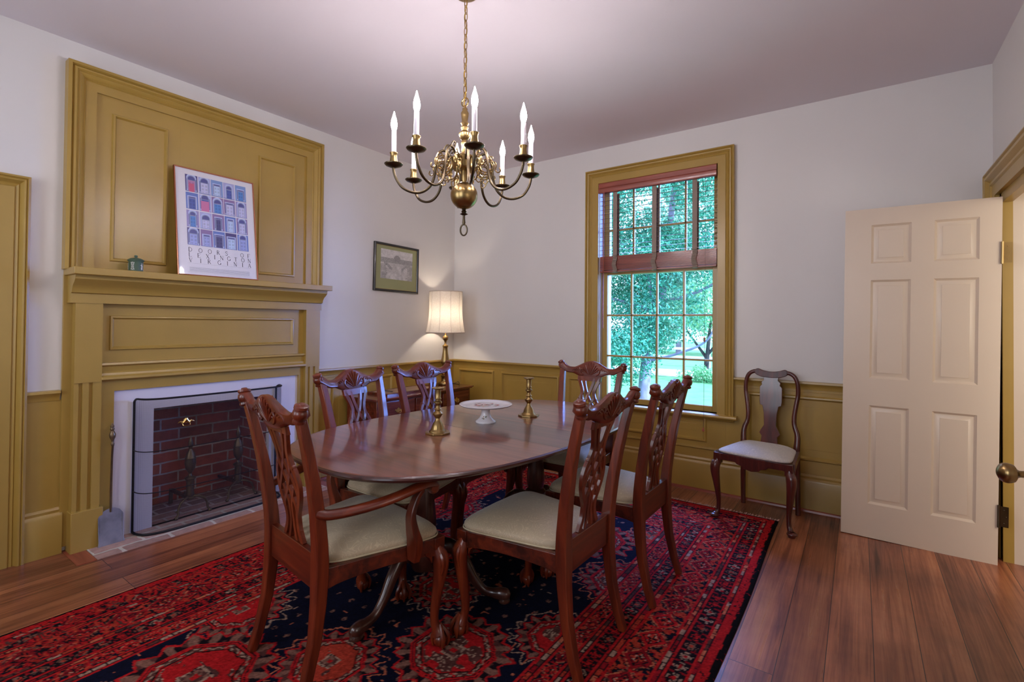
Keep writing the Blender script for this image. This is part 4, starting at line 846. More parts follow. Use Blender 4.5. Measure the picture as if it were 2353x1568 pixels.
def make_vase_chair():
    r = empty('vase_back_chair'); wf, wb, yf, yb_ = .235, .175, .205, -.205
    def rk(z): return float(np.interp(z, [0, .2, .45, .6, .8, 1], [-.215, -.205, -.200, -.225, -.245, -.245]))
    pth = smoothpath([(.175, 0), (.174, .15), (.172, .30), (.170, .44), (.172, .50), (.168, .545), (.150, .60), (.148, .66), (.158, .74), (.168, .81), (.165, .88), (.146, .93), (.110, .952), (.082, .945), (.055, .935), (0, .928)], 4)
    for sx in (-1, 1):
        P_ = [(sx * x, rk(z), z) for x, z in pth if x > .08]; rad = [float(np.interp(z, [0, .3, .44, .6, .9, .96], [.016, .019, .021, .015, .014, .014])) for x, y, z in P_]
        mb = MB(); mb.tube(P_, rad, 8, flat=(1, .9), up=(0, 1, 0)); mb.build('back_post', M_seatoak, r, smooth=60)
    mb = MB(); up_ = smoothpath([(-.105, .966), (-.085, .974), (-.05, .962), (0, .956), (.05, .962), (.085, .974), (.105, .966)], 4); lo_ = smoothpath([(-.105, .938), (-.085, .925), (-.05, .915), (0, .912), (.05, .915), (.085, .925), (.105, .938)], 4)
    mb.prism([tuple(p) for p in up_] + [tuple(p) for p in lo_[::-1]], lambda u, v, h: (u, rk(v) + h, v), -.013, .013); mb.build('crest_rail', M_seatoak, r, bevel=.004)
    vs_ = [(.050, .918), (.046, .895), (.062, .878), (.058, .862), (.072, .845), (.072, .745), (.068, .72), (.052, .715), (.042, .66), (.038, .58), (.058, .545), (.066, .525), (.050, .505), (.056, .45)]
    mb = MB(); pl_ = vs_ + [(-x, z) for x, z in vs_[::-1]]; mb.prism(pl_, lambda u, v, h: (u, rk(v) + .004 + h, v), -.006, .006); mb.build('splat', M_seatoak, r, bevel=.002)
    mb = MB(); zt = .435
    shp = [(-wf + .03, .385), (-wf + .055, .392), (-.10, .392), (-.085, .378), (-.055, .372), (-.045, .358), (0, .350), (.045, .358), (.055, .372), (.085, .378), (.10, .392), (wf - .055, .392), (wf - .03, .385)]
    mb.prism([(-wf + .03, zt), (wf - .03, zt)] + shp[::-1], lambda u, v, h: (u, yf + h, v), -.012, .010)
    for sx in (-1, 1):
        p, q = Vector((sx * (wb + .004), yb_ + .012)), Vector((sx * (wf - .004), yf - .02)); d_ = q - p; nn = Vector((-d_.y, d_.x)).normalized() * .011
        mb.prism([(0, zt), (1, zt), (1, .375), (.85, .39), (.1, .39), (0, .375)], lambda u, v, h: (p.x + d_.x * u + nn.x * h, p.y + d_.y * u + nn.y * h, v), -1, 1)
        mb.box(sx * wf - sx * .045, sx * wf, yf - .035, yf + .012, .365, zt)
    mb.box(-wb, wb, yb_ - .01, yb_ + .012, .37, zt); mb.build('seat_frame', M_seatoak, r, bevel=.002)
    for sx in (-1, 1):
        mb = MB(); d = Vector((sx, 1, 0)).normalized(); x, y = sx * (wf - .022), yf - .012
        P_ = smoothpath([(0, .41, .022), (.004, .378, .026), (.018, .350, .031), (.020, .31, .029), (.010, .24, .0225), (0, .17, .0175), (-.006, .11, .014), (-.004, .06, .0135), (.006, .034, .016), (.016, .022, .022)], 4)
        mb.tube([(x + d.x * o, y + d.y * o, z) for o, z, q in P_], [q for *_, q in P_], 12); mb.ell((x + d.x * .024, y + d.y * .024, .020), (.030, .030, .013), 16, 8); mb.lathe([(.020, 0), (.023, .010)], (x + d.x * .022, y + d.y * .022, 0), 14); mb.build('leg', M_seatoak, r, smooth=50)
    mb = MB(); cushion(mb, 2 * wf - .012, 2 * wb - .0, yb_ + .016, yf + .004, zt + .002, .018, .034); mb.build('seat', M_seatq, r, smooth=60)
    return r
vc = make_vase_chair(); place(vc, (3.066, -.342, .002), (-.115, -.99), 'dark vase-splat chair with pale scroll seat standing against the wall beside the window', 'chair')

# ------------------------------------------------------------------ low sideboard in the corner
sb = tag(empty('sideboard', (.25, -.80, 0)), 'low cherry sideboard with brass drawer handles in the room corner', 'sideboard'); T = Matrix.Translation((-.25, .80, 0)); SZ = .662
mb = MB(); ch = .035; x0_, x1_, y0_, y1_ = .036, .475, -1.425, -.20
for k, (g, z0_, z1_) in enumerate(((0, SZ - .012, SZ), (-.010, SZ - .022, SZ - .012))):
    a0, a1, b0, b1 = x0_, x1_ + g, y0_ - g, y1_ + g; mb.prism([(a0, b0), (a1 - ch, b0), (a1 - ch * .3, b0 + ch * .3), (a1, b0 + ch), (a1, b1 - ch), (a1 - ch * .3, b1 - ch * .3), (a1 - ch, b1), (a0, b1)], lambda u, v, h: (u, v, h), z0_, z1_)
mb.build('top', M_case, sb, T=T, bevel=.003)
mb = MB(); mb.box(.05, .435, -1.39, -.235, .36, SZ - .022); mb.build('case', M_case, sb, T=T, bevel=.003)
for (a, b_) in ((-1.36, -.99), (-.97, -.65), (-.63, -.265)):
    mb = MB(); mb.box(.435, .447, a, b_, .455, .625); dr = mb.build('drawer', M_case, sb, T=T, bevel=.003)
    yc = (a + b_) / 2; mb = MB(); x = .4475; z = .545
    pl_ = [(-.038, .004), (-.030, .014), (-.018, .008), (-.010, .020), (0, .026), (.010, .020), (.018, .008), (.030, .014), (.038, .004), (.028, -.006), (.016, -.010), (.008, -.020), (0, -.024), (-.008, -.020), (-.016, -.010), (-.028, -.006)]
    mb.prism([(yc + u, z + v) for u, v in pl_], lambda u, v, h: (h, u, v), x, x + .002)
    mb.tube(smoothpath([(x + .004, yc - .026, z + .004), (x + .012, yc - .022, z - .012), (x + .014, yc, z - .020), (x + .012, yc + .022, z - .012), (x + .004, yc + .026, z + .004)], 4), .0025, 6); mb.build('handle', M_brassbr, dr, T=T)
for (x, y) in ((.085, -1.355), (.40, -1.355), (.085, -.27), (.40, -.27)):
    mb = MB(); P_ = smoothpath([(0, .37, .028), (.008, .32, .032), (.010, .26, .026), (0, .16, .018), (-.003, .06, .014), (.004, .02, .022), (.006, 0, .024)], 4); sx = 1 if x > .2 else 0; sy = 1 if y > -.8 else -1
    mb.tube([(x + o * sx, y + o * sy, z) for o, z, q in P_], [q for *_, q in P_], 10); mb.build('leg', M_case, sb, T=T)

# table lamp
lp = tag(empty('table_lamp', (.202, -.347, SZ)), 'lit brass baluster table lamp with cream bell shade on the corner sideboard', 'table lamp')
LPROF = [(.062, 0), (.066, .006), (.066, .020), (.058, .028), (.040, .036), (.037, .044), (.037, .078), (.042, .084), (.044, .092), (.030, .100), (.034, .110), (.022, .122), (.012, .130), (.010, .150), (.020, .178), (.038, .208), (.043, .228), (.041, .245), (.033, .285), (.027, .33), (.024, .368), (.026, .378), (.031, .386), (.029, .395), (.012, .405), (.010, .425), (.016, .445), (.028, .455), (.030, .475), (.024, .488), (.012, .495), (.007, .50), (.006, .56)]
mb = MB(); mb.lathe(LPROF, (0, 0, 0), 8); mb.build('lamp_body', M_brass, lp, smooth=60)
sh_ = []; zb_, zt_ = .525, .935; rb_, rt_ = .193, .165
mb = MB(); npan = 10; seg = 60; rows = 10; vs = []
for k in range(rows + 1):
    t = k / rows; R0 = rb_ + (rt_ - rb_) * t - .018 * math.sin(PI * t) * (1 - t * .6)
    for i in range(seg): a = 2 * PI * i / seg + .1; m_ = (i % (seg // npan)) / (seg // npan); rr = R0 * (1 - .012 * math.sin(PI * m_)); vs.append((rr * math.cos(a), rr * math.sin(a), zb_ + (zt_ - zb_) * t))
mb.add(vs, [(k * seg + i, k * seg + (i + 1) % seg, (k + 1) * seg + (i + 1) % seg, (k + 1) * seg + i) for k in range(rows) for i in range(seg)])
shd = mb.build('lamp_shade', M_shade, lp, smooth=80)
mb = MB()
for z, R0 in ((zb_, rb_), (zt_, rt_)): mb.tube([(R0 * math.cos(2 * PI * i / 48), R0 * math.sin(2 * PI * i / 48), z) for i in range(48)], .004, 6, closed=True)
for j in range(npan): mb.tube([vs[k * seg + j * (seg // npan)] for k in range(rows + 1)], .0018, 5)
for a in (0, 2.1, 4.2): mb.tube([(0, 0, .88), (rt_ * math.cos(a), rt_ * math.sin(a), .93)], .002, 5)
mb.build('shade_trim', M_shadetrim, shd)
mb = MB(); mb.ell((0, 0, .70), (.032, .032, .045), 12, 8); mb.build('bulb', M_lampbulb, lp, smooth=80)
mb = MB(); mb.tube([(0, 0, .56), (0, 0, .65)], .012, 10); mb.tube([(0, 0, .64), (0, 0, .655)], .018, 10); mb.tube(smoothpath([(0, .02, .62), (0, .06, .7), (0, .05, .82), (0, 0, .885), (0, -.05, .82), (0, -.06, .7), (0, -.02, .62)], 5), .002, 5); mb.build('socket', M_brass, lp)
mb = MB(); mb.tube(smoothpath([(.05, .035, .006), (.085, .07, .02), (.10, .085, .03), (.11, .09, .015), (.09, .105, .004), (.0, .115, .004), (-.09, .13, .004)], 6), .0025, 6); mb.tube(smoothpath([(-.02, -.065, .004), (-.0, -.10, .02), (.03, -.13, .022), (.02, -.155, .006), (-.05, -.14, .004), (-.10, -.09, .004)], 6), .0022, 6); mb.build('cord', M_cordblk, lp)

# flat framed panel lying on the sideboard
ty = tag(empty('framed_picture', (.255, -.93, SZ)), 'dark-rimmed framed picture with a loose hanging wire lying flat on the sideboard', 'picture'); fr = lambda u, v, h: (v, u, h)
mb = MB(); mb.ring(fr, -.31, .31, -.13, .13, [(0, 0), (0, .016), (.004, .020), (.016, .020), (.02, .014)], cap=True); mb.build('frame_rim', M_case, ty, smooth=30)
mb = MB(); mb.box(-.108, .108, -.288, .288, .0142, .0165); mb.build('backing', plain('brown_backing_paper', srgb(150, 120, 96), .6), ty, smooth=0)
mb = MB(); mb.tube(smoothpath([(-.02, -.27, .018), (.02, -.235, .03), (.05, -.20, .020), (.02, -.16, .018), (-.03, -.20, .026), (-.05, -.24, .018)], 5), .0022, 5); mb.build('hanging_wire', M_cordblk, ty)

# ------------------------------------------------------------------ things on the table
def candlestick():
    r = empty('candlestick'); mb = MB()
    o8 = []; 
    for i in range(4):
        a = PI / 2 * i + PI / 4; c_, s_ = math.cos(a), math.sin(a); px, py = -s_, c_; R0 = .058; o8 += [(R0 * c_ - px * .022, R0 * s_ - py * .022), (R0 * c_ + px * .022, R0 * s_ + py * .022)]
    sc8 = lambda k: [(x * k, y * k) for x, y in o8]
    mb.prism(sc8(1.0), lambda u, v, h: (u, v, h), 0, .009); mb.build('base', M_brass, r, bevel=.002)
    mb = MB(); mb.lathe([(.042, .009), (.040, .014), (.033, .020), (.031, .024), (.028, .036), (.022, .050), (.016, .058), (.012, .066), (.011, .074), (.017, .082), (.024, .092), (.024, .098), (.016, .106), (.012, .112), (.019, .118), (.012, .124), (.010, .134), (.012, .142), (.020, .148), (.020, .154), (.012, .159), (.012, .164), (.017, .168), (.013, .174), (.014, .200), (.0145, .212), (.024, .216), (.030, .219), (.030, .222), (.012, .2225), (.010, .205), (.0001, .204)], (0, 0, 0), 24); mb.build('stem', M_brass, r, smooth=40)
    return r
cs = candlestick(); cs.location = (1.932, -2.250, TZ); tag(cs, 'brass candlestick on the table nearer the armchair, before the cake stand', 'candlestick', 'pair of brass candlesticks')
c2 = copy_tree(cs); c2.location = (2.033, -1.600, TZ); c2.rotation_euler = (0, 0, .3); tag(c2, 'brass candlestick on the far half of the table, beyond the cake stand', 'candlestick')
ck = tag(empty('cake_stand', (1.948, -1.895, TZ)), 'white porcelain footed cake stand with painted flowers on the dining table', 'cake stand')
mb = MB(); mb.lathe([(.054, 0), (.056, .004), (.054, .009), (.046, .014), (.034, .026), (.026, .042), (.023, .058), (.025, .074), (.032, .082)], (0, 0, 0), 40); ft_ = mb.build('foot', M_porc, ck, smooth=60)
mb = MB(); mb.lathe([(.030, .080), (.09, .083), (.13, .089), (.1425, .096), (.1435, .099), (.141, .101), (.128, .096), (.09, .094), (.0001, .093)], (0, 0, 0), 56); pt = mb.build('plate', M_porc, ck, smooth=60)
cols = [plain('rose_transfer', srgb(206, 120, 116), .3), plain('leaf_transfer', srgb(120, 140, 100), .3), plain('ochre_transfer', srgb(200, 160, 90), .3), plain('dark_transfer', srgb(70, 60, 60), .3)]
mb = MB()
for i in range(90):
    a = random.uniform(0, 2 * PI); q = .075 * math.sqrt(random.random()); mb.cur = random.choice([0, 0, 0, 1, 1, 2, 3]) if i % 3 else 0; u, v = q * math.cos(a), q * math.sin(a) * .8; s_ = random.uniform(.002, .007); b0 = random.uniform(0, 3)
    mb.add([(u + s_ * math.cos(b0 + t) * (1 if mb.cur == 0 else 1.4), v + s_ * math.sin(b0 + t) * (1 if mb.cur == 0 else .5), .0948) for t in np.linspace(0, 2 * PI, 8)[:-1]], [tuple(range(7))])
mb.build('flower_decoration', cols, pt, smooth=0); mb = MB()
for i in range(14):
    mb.cur = random.choice([0, 1, 2, 3]); a = -1.1 + random.uniform(-.35, .35); z = random.uniform(.022, .040); R0 = float(np.interp(z, [.014, .026, .042], [.046, .034, .026])) + .0012; s_ = random.uniform(.002, .004); mb.ell((R0 * math.cos(a), R0 * math.sin(a), z), (.0016, s_, s_ * .7), 6, 4)
mb.build('flower_decoration', cols, ft_, smooth=0)

# ------------------------------------------------------------------ mantel things
jr = tag(empty('lidded_jar', (.120, -2.918, 1.566)), 'small dark green lidded jar with white relief figures on the mantel shelf', 'jar')
mb = MB(); mb.lathe([(.034, 0), (.037, .003), (.035, .008), (.0355, .060), (.0375, .064)], (0, 0, 0), 32); mb.build('body', M_green, jr, smooth=40)
mb = MB(); mb.lathe([(.040, .064), (.041, .068), (.038, .073), (.026, .080), (.008, .084), (.006, .087), (.009, .092), (.007, .098), (.0001, .100)], (0, 0, 0), 32); mb.build('lid', M_green, jr, smooth=40)
mb = MB()
def relief(a, pts, s_=1):
    for u, z, ru, rz in pts: th = a + u / .036; mb.ell((.0358 * math.cos(th), .0358 * math.sin(th), z), (.0012, ru, rz), 8, 6, Matrix.Rotation(th, 3, 'Z'))
for a in (-1.9, .6, 2.9): mb = MB(); relief(a, [(0, .048, .003, .0035), (0, .036, .0045, .009), (.004, .030, .002, .008), (-.003, .020, .003, .009), (.003, .019, .0025, .009), (-.006, .038, .0045, .0015)]); mb.build('relief_figure', M_white, jr)
for a in (-.75, 1.7):
    mb = MB(); relief(a, [(-.008 + .003 * math.cos(t), .033 + .02 * math.sin(t), .0015, .004) for t in np.linspace(-1.3, 1.3, 6)] + [(.008 - .003 * math.cos(t), .033 + .02 * math.sin(t), .0015, .004) for t in np.linspace(-1.3, 1.3, 6)] + [(0, .054, .004, .002), (0, .012, .004, .002), (0, .033, .0012, .02)]); mb.build('relief_ornament', M_white, jr)

PW, PH = .497, .705
ps = tag(empty('framed_poster', (.155, -2.466, 1.568)), 'copper-framed white poster with a grid of small door pictures leaning on the mantel', 'poster'); ps.rotation_euler = (0, -math.asin((.155 - .063) / PH), 0)
Pf = lambda u, v, h: (h, u, v)
mb = MB(); mb.ring(Pf, -PW / 2, PW / 2, 0, PH, [(0, -.006), (0, .010), (.002, .012), (.006, .011), (.007, .004)]); mb.build('poster_frame', M_copper, ps, smooth=40)
mb = MB(); mb.box(-.006, .004, -PW / 2 + .003, PW / 2 - .003, .003, PH - .003); mb.build('poster_sheet', M_paper, ps, smooth=0)
def doorpics(U, V):
    nx, ny = U.shape; img = np.zeros((nx, ny, 3)); img[:] = srgb(214, 212, 218); rg = np.random.default_rng(3)
    BL = [srgb(120, 150, 205), srgb(150, 140, 190), srgb(96, 120, 190), srgb(170, 170, 215), srgb(70, 62, 120), srgb(136, 110, 160)]
    DR = [srgb(150, 160, 215), srgb(180, 200, 230), srgb(70, 90, 165), srgb(76, 130, 200), srgb(190, 190, 224), srgb(66, 66, 120), srgb(176, 120, 165)]
    Wt = np.array(srgb(176, 186, 224)); Dk = np.array(srgb(74, 78, 140))
    for c in range(5):
        for r in range(4):
            bgc = np.array(BL[rg.integers(6)]); dc = np.array(DR[rg.integers(7)]); arch = rg.random() < .5; hw = rg.uniform(.18, .3); top = rg.uniform(.62, .8); sidel = rg.random() < .5
            u = (U - c / 5) * 5; v = (V - r / 4) * 4; m = (u > .03) & (u < .97) & (v > .025) & (v < .975)
            col = np.broadcast_to(bgc, img.shape).copy(); br_ = (np.floor(v * 22) % 2 == 0)[..., None]; col = np.where(br_, col * .86, col)
            uu = np.abs(u - .5)
            def dm(h, t): 
                b_ = (uu < h) & (v < t); return b_ | ((np.hypot((u - .5) / h, (v - t) / (h * .62)) < 1) & (v >= t)) if arch else b_
            col = np.where(dm(hw + .12, top + .06)[..., None], Wt, col); col = np.where(dm(hw + .05, top + .01)[..., None], Wt * .55, col); col = np.where(((uu < hw) & (v < top - .1))[..., None], dc, col); col = np.where((dm(hw, top) & (v >= top - .06))[..., None], Dk, col)
            pn = (np.abs(uu - hw / 2) < hw * .3) & (np.abs((v * 5) % 1 - .5) < .33) & (v < top - .14) & (v > .1); col = np.where(pn[..., None], dc * .75, col)
            if sidel: col = np.where(((uu > hw + .06) & (uu < hw + .10) & (v < top) & (v > .15))[..., None], Dk, col)
            col = np.where((v < .06)[..., None], np.array(srgb(110, 120, 170)), col)
            if (c, r) == (0, 3): col = np.where(((uu < .2) & (v < .5))[..., None], np.array(srgb(196, 84, 120)), col)
            if (c, r) == (1, 2): col = np.where(((uu < .32) & (v < .62))[..., None], np.array(srgb(196, 110, 156)), col)
            img = np.where(m[..., None], col, img)
    return img
color_grid('door_pictures', 220, 260, lambda U, V: (np.full(U.shape, .0046), -PW / 2 + .060 + U * (.385), PH * .278 + V * (PH * .665)), doorpics, attrmat('printed_pictures', rough=.35, coat=.7), ps)
# lettering
GL = {'D': ('t0,0,0,1 c.0,1,.75,1,.75,0,.0,0', .78), 'O': ('o', .8), 'R': ('t0,0,0,1', .7), 'S': ('', .55), 'F': ('', .6), 'L': ('', .6), 'E': ('', .64), 'X': ('', .72), 'I': ('', .2), 'N': ('', .74), 'G': ('', .78), 'T': ('', .66), 'V': ('', .74), 'A': ('', .74)}
def strokes(ch):
    """list of (polyline, half width) in unit-height box"""
    a = .055; h = .022; arc = lambda cx, cy, rx, ry, t0, t1, n=10: [(cx + rx * math.cos(t), cy + ry * math.sin(t)) for t in np.linspace(t0, t1, n)]
    sf_ = lambda x, y, w_=.11: ([(x - w_, y), (x + w_, y)], .018)
    if ch == 'D': return [([(.1, 0), (.1, 1)], a), (arc(.1, .5, .6, .5, -PI / 2, PI / 2, 14), .04), sf_(.1, .015), sf_(.1, .985)]
    if ch == 'O': return [(arc(.42, .5, .36, .49, 0, 2 * PI, 22), .04)]
    if ch == 'R': return [([(.1, 0), (.1, 1)], a), (arc(.1, .76, .42, .24, -PI / 2, PI / 2, 10), .036), ([(.26, .52), (.62, .02)], a), sf_(.1, .015), sf_(.1, .985), sf_(.64, .015, .09)]
    if ch == 'S': return [(smoothpath([(.50, .84), (.42, .97), (.26, .99), (.10, .88), (.10, .70), (.28, .55), (.46, .40), (.50, .22), (.38, .04), (.20, .01), (.06, .16)], 4), .042)]
    if ch == 'F': return [([(.1, 0), (.1, 1)], a), ([(.1, .98), (.58, .98), (.60, .82)], h), ([(.1, .52), (.44, .52)], h), sf_(.1, .015)]
    if ch == 'L': return [([(.1, 0), (.1, 1)], a), ([(.1, .02), (.56, .02), (.60, .2)], h), sf_(.1, .985)]
    if ch == 'E': return [([(.1, 0), (.1, 1)], a), ([(.0, .98), (.56, .98), (.58, .82)], h), ([(.1, .52), (.44, .52)], h), ([(.0, .02), (.58, .02), (.62, .2)], h)]
    if ch == 'X': return [([(.08, 1), (.64, 0)], a), ([(.62, 1), (.08, 0)], h), sf_(.08, .985), sf_(.62, .985, .08), sf_(.08, .015, .08), sf_(.64, .015)]
    if ch == 'I': return [([(.1, 0), (.1, 1)], a), sf_(.1, .015), sf_(.1, .985)]
    if ch == 'N': return [([(.1, 0), (.1, 1)], h), ([(.08, 1), (.66, 0)], a), ([(.66, 0), (.66, 1)], h), sf_(.1, .015, .08), sf_(.08, .985, .08), sf_(.66, .985, .08)]
    if ch == 'G': return [(arc(.42, .5, .36, .49, .75, 2 * PI - .55, 18), .042), ([(.70, .05), (.70, .42)], a), sf_(.68, .42)]
    if ch == 'T': return [([(.34, 0), (.34, 1)], a), ([(.04, .82), (.06, .98), (.62, .98), (.64, .82)], h), sf_(.34, .015)]
    if ch == 'V': return [([(.08, 1), (.38, 0)], a), ([(.38, 0), (.66, 1)], h), sf_(.08, .985), sf_(.66, .985, .08)]
    if ch == 'A': return [([(.06, 0), (.36, 1)], h), ([(.36, 1), (.68, 0)], a), ([(.18, .36), (.54, .36)], h), sf_(.06, .015, .08), sf_(.68, .015)]
    return []
mb = MB()
def ink(pts, hw, x=.0052):
    pts = [np.array(p, float) for p in pts]
    for i in range(len(pts) - 1):
        d_ = pts[i + 1] - pts[i]; l = np.hypot(*d_)
        if l < 1e-7: continue
        nn = np.array([-d_[1], d_[0]]) / l * hw; e = d_ / l * hw * .3
        q = [pts[i] - nn - e, pts[i + 1] - nn + e, pts[i + 1] + nn + e, pts[i] + nn - e]; mb.add([(x, a, b) for a, b in q], [(0, 1, 2, 3)])
lh = .0275; LX0, LX1 = -PW / 2 + .068, -PW / 2 + .440
def line(txt, slots, z):
    for ch, u in zip(txt, slots):
        w_ = {'S': .55, 'I': .2}.get(ch, .74) * lh; xx = LX0 + u * (LX1 - LX0) - w_ / 2 + .008
        for pts, hw in strokes(ch): ink([(xx + p[0] * lh, z + p[1] * lh) for p in pts], hw * lh)
def endline(): 
    global mb
    mb.build('title_line', M_ink, ps, smooth=0); mb = MB()
line('DOORSOF', [0.0, .155, .305, .45, .585, .855, .985], PH * .218); endline()
line('LEXINGTON', [0.0, .135, .27, .385, .50, .62, .745, .865, .985], PH * .170); endline()
line('VIRGINIA', [0.0, .155, .295, .455, .595, .73, .86, .985], PH * .122); endline()
mb = MB()
for z in (.113, .030): ink([(LX0 - .01, PH * z), (LX1 + .01, PH * z)], .0004)
for k in range(5):
    u = LX0
    while u < LX1: l = random.uniform(.008, .03); ink([(u, PH * (.075 - k * .0085)), (min(LX1, u + l), PH * (.075 - k * .0085))], .0011); u += l + .0015
mb.build('small_print', M_greyink, ps, smooth=0)

# ------------------------------------------------------------------ framed engraving
QW, QH = .545, .447
en = tag(empty('framed_print', (.004, -.828, 1.571)), 'black-framed old engraving in an olive mat hanging left of the corner lamp', 'picture'); en.rotation_euler = (-.016, 0, 0)
mb = MB(); mb.ring(Pf, -QW / 2, QW / 2, 0, QH, [(0, 0), (0, .018), (.005, .022), (.016, .020), (.021, .013), (.022, .008)]); mb.build('picture_frame', M_black, en, smooth=40)
mb = MB(); mb.box(0, .008, -QW / 2 + .02, QW / 2 - .02, .02, QH - .02); mb.build('mat_board', M_mat, en, smooth=0)
mb = MB(); mb.ring(Pf, -QW / 2 + .020, QW / 2 - .020, .020, QH - .020, [(0, .0085), (0, .0105), (.004, .0105), (.004, .0085)]); mb.build('gilt_fillet', M_gold, en, smooth=0)
def etching(U, V):
    n = vnoise(U * 3, V * 2.4, .05, 61); n2 = vnoise(U * 3, V * 2.4, .018, 62); n3 = vnoise(U * 3, V * 2.4, .2, 63); v = .56 + .25 * (n3 - .5)
    sky = V > .72; land = (V > .55) & ~sky; v = np.where(sky, .62 + .14 * (n3 - .5) + .06 * n2, v); v = np.where(land, .22 + .28 * n2, v)
    v = np.where((np.abs(U - .5) < .10) & (V > .6) & (V < .84 - (U - .5) ** 2 * 8), .22 + .2 * n2, v)
    for sg in (-1, 1): c = np.abs(V - .30 - .9 * (np.abs(U - .5) - .12) * (sg * (U - .5) > 0) - .05 * n); v = np.where((c < .05) & (sg * (U - .5) > .14), .20 + .35 * n2, v); v = np.where((sg * (U - .5) > .30 + .05 * n) & (V < .5), v * (.55 + .4 * n2), v)
    v = np.where((V < .5) & (n2 > .86), .25, v); v = v * (.82 + .3 * n); v = np.clip(v, .05, .8)[..., None]; return v * np.array([1.0, .97, .96])
color_grid('engraving', 150, 120, lambda U, V: (np.full(U.shape, .0088), -.195 + U * .39, .118 + V * .275), etching, attrmat('etched_print', rough=.5, coat=.6), en)

# ------------------------------------------------------------------ chandelier
CH = (2.078, -2.240); PZ = 2.0; CR = .325
cl = tag(empty('chandelier', (CH[0], CH[1], 0)), 'eight-armed brass candle chandelier hanging on a chain over the dining table', 'chandelier')
mb = MB(); mb.lathe([(.012, 2.085), (.016, 2.10), (.014, 2.115), (.018, 2.13), (.013, 2.145), (.020, 2.152), (.028, 2.168), (.028, 2.178), (.020, 2.186), (.014, 2.192), (.019, 2.205), (.014, 2.215), (.020, 2.225), (.014, 2.235), (.017, 2.26), (.019, 2.275), (.012, 2.288), (.013, 2.296), (.006, 2.303), (.005, 2.312)], (0, 0, 0), 20)
mb.lathe([(.010, 1.945), (.014, 1.96), (.015, 1.985), (.014, 2.01)], (0, 0, 0), 16); mb.tube([(.020 * math.cos(t), 0, 2.328 + .020 * math.sin(t)) for t in np.linspace(0, 2 * PI, 24)[:-1]], .0035, 7, closed=True); mb.build('stem', M_brass, cl, smooth=40)
mb = MB(); mb.lathe([(.02, 2.000), (.050, 2.004), (.056, 2.012), (.056, 2.058), (.058, 2.062), (.050, 2.068), (.02, 2.085)], (0, 0, 0), 28); mb.build('hub', M_brass, cl, smooth=40)
mb = MB(); mb.ell((0, 0, 1.884), (.064, .064, .064), 32, 20); mb.build('ball', M_brass, cl, smooth=80)
mb = MB(); mb.lathe([(.012, 1.822), (.008, 1.815), (.013, 1.808), (.009, 1.802), (.019, 1.796), (.006, 1.790), (.006, 1.775), (.008, 1.755), (.005, 1.745)], (0, 0, 0), 16); mb.tube([(.0165 * math.cos(t) * .9, .0165 * math.cos(t) * .4, 1.721 + .026 * math.sin(t)) for t in np.linspace(0, 2 * PI, 24)[:-1]], .0038, 7, closed=True); mb.build('finial', M_brassdk, cl, smooth=40)
for k in range(8):
    a = math.radians(3 + 45 * k); cs_, sn_ = math.cos(a), math.sin(a); V_ = lambda r, z, s=0: (r * cs_ - s * sn_, r * sn_ + s * cs_, z)
    mb = MB(); P_ = smoothpath([(.054, 2.040), (.066, 2.062), (.082, 2.084), (.104, 2.088), (.124, 2.068), (.134, 2.02), (.140, 1.965), (.158, 1.918), (.195, 1.888), (.240, 1.884), (.285, 1.903), (.312, 1.940), (.324, 1.975), (.325, 1.996)], 4)
    mb.tube([V_(r, z) for r, z in P_], .0062, 8)
    P_ = smoothpath([(.100, 2.088), (.092, 2.106), (.080, 2.118), (.070, 2.112), (.072, 2.100), (.080, 2.100)], 4); mb.tube([V_(r, z) for r, z in P_], .0034, 6)
    arm = mb.build('arm', M_brassdk, cl, smooth=60)
    mb = MB(); mb.lathe([(.006, 1.990), (.018, 1.993), (.036, 2.000), (.0425, 2.007), (.042, 2.009), (.030, 2.004), (.010, 2.002)], V_(CR, 0), 28); mb.build('drip_pan', M_brassdk, arm, smooth=60)
    mb = MB(); mb.lathe([(.010, 2.002), (.016, 2.006), (.017, 2.022), (.015, 2.040), (.015, 2.052), (.018, 2.056), (.018, 2.060), (.012, 2.062)], V_(CR, 0), 20); mb.build('candle_cup', M_brass, arm, smooth=50)
    mb = MB(); mb.lathe([(.0112, 2.058), (.0112, 2.160), (.009, 2.163)], V_(CR, 0), 18); mb.build('candle_sleeve', M_candle, arm, smooth=50)
    mb = MB(); mb.lathe([(.007, 2.162), (.0095, 2.166), (.0135, 2.180), (.0145, 2.192), (.012, 2.210), (.007, 2.226), (.0035, 2.240), (.0008, 2.250)], V_(CR, 0), 12); mb.build('bulb', M_bulb, arm, smooth=80)
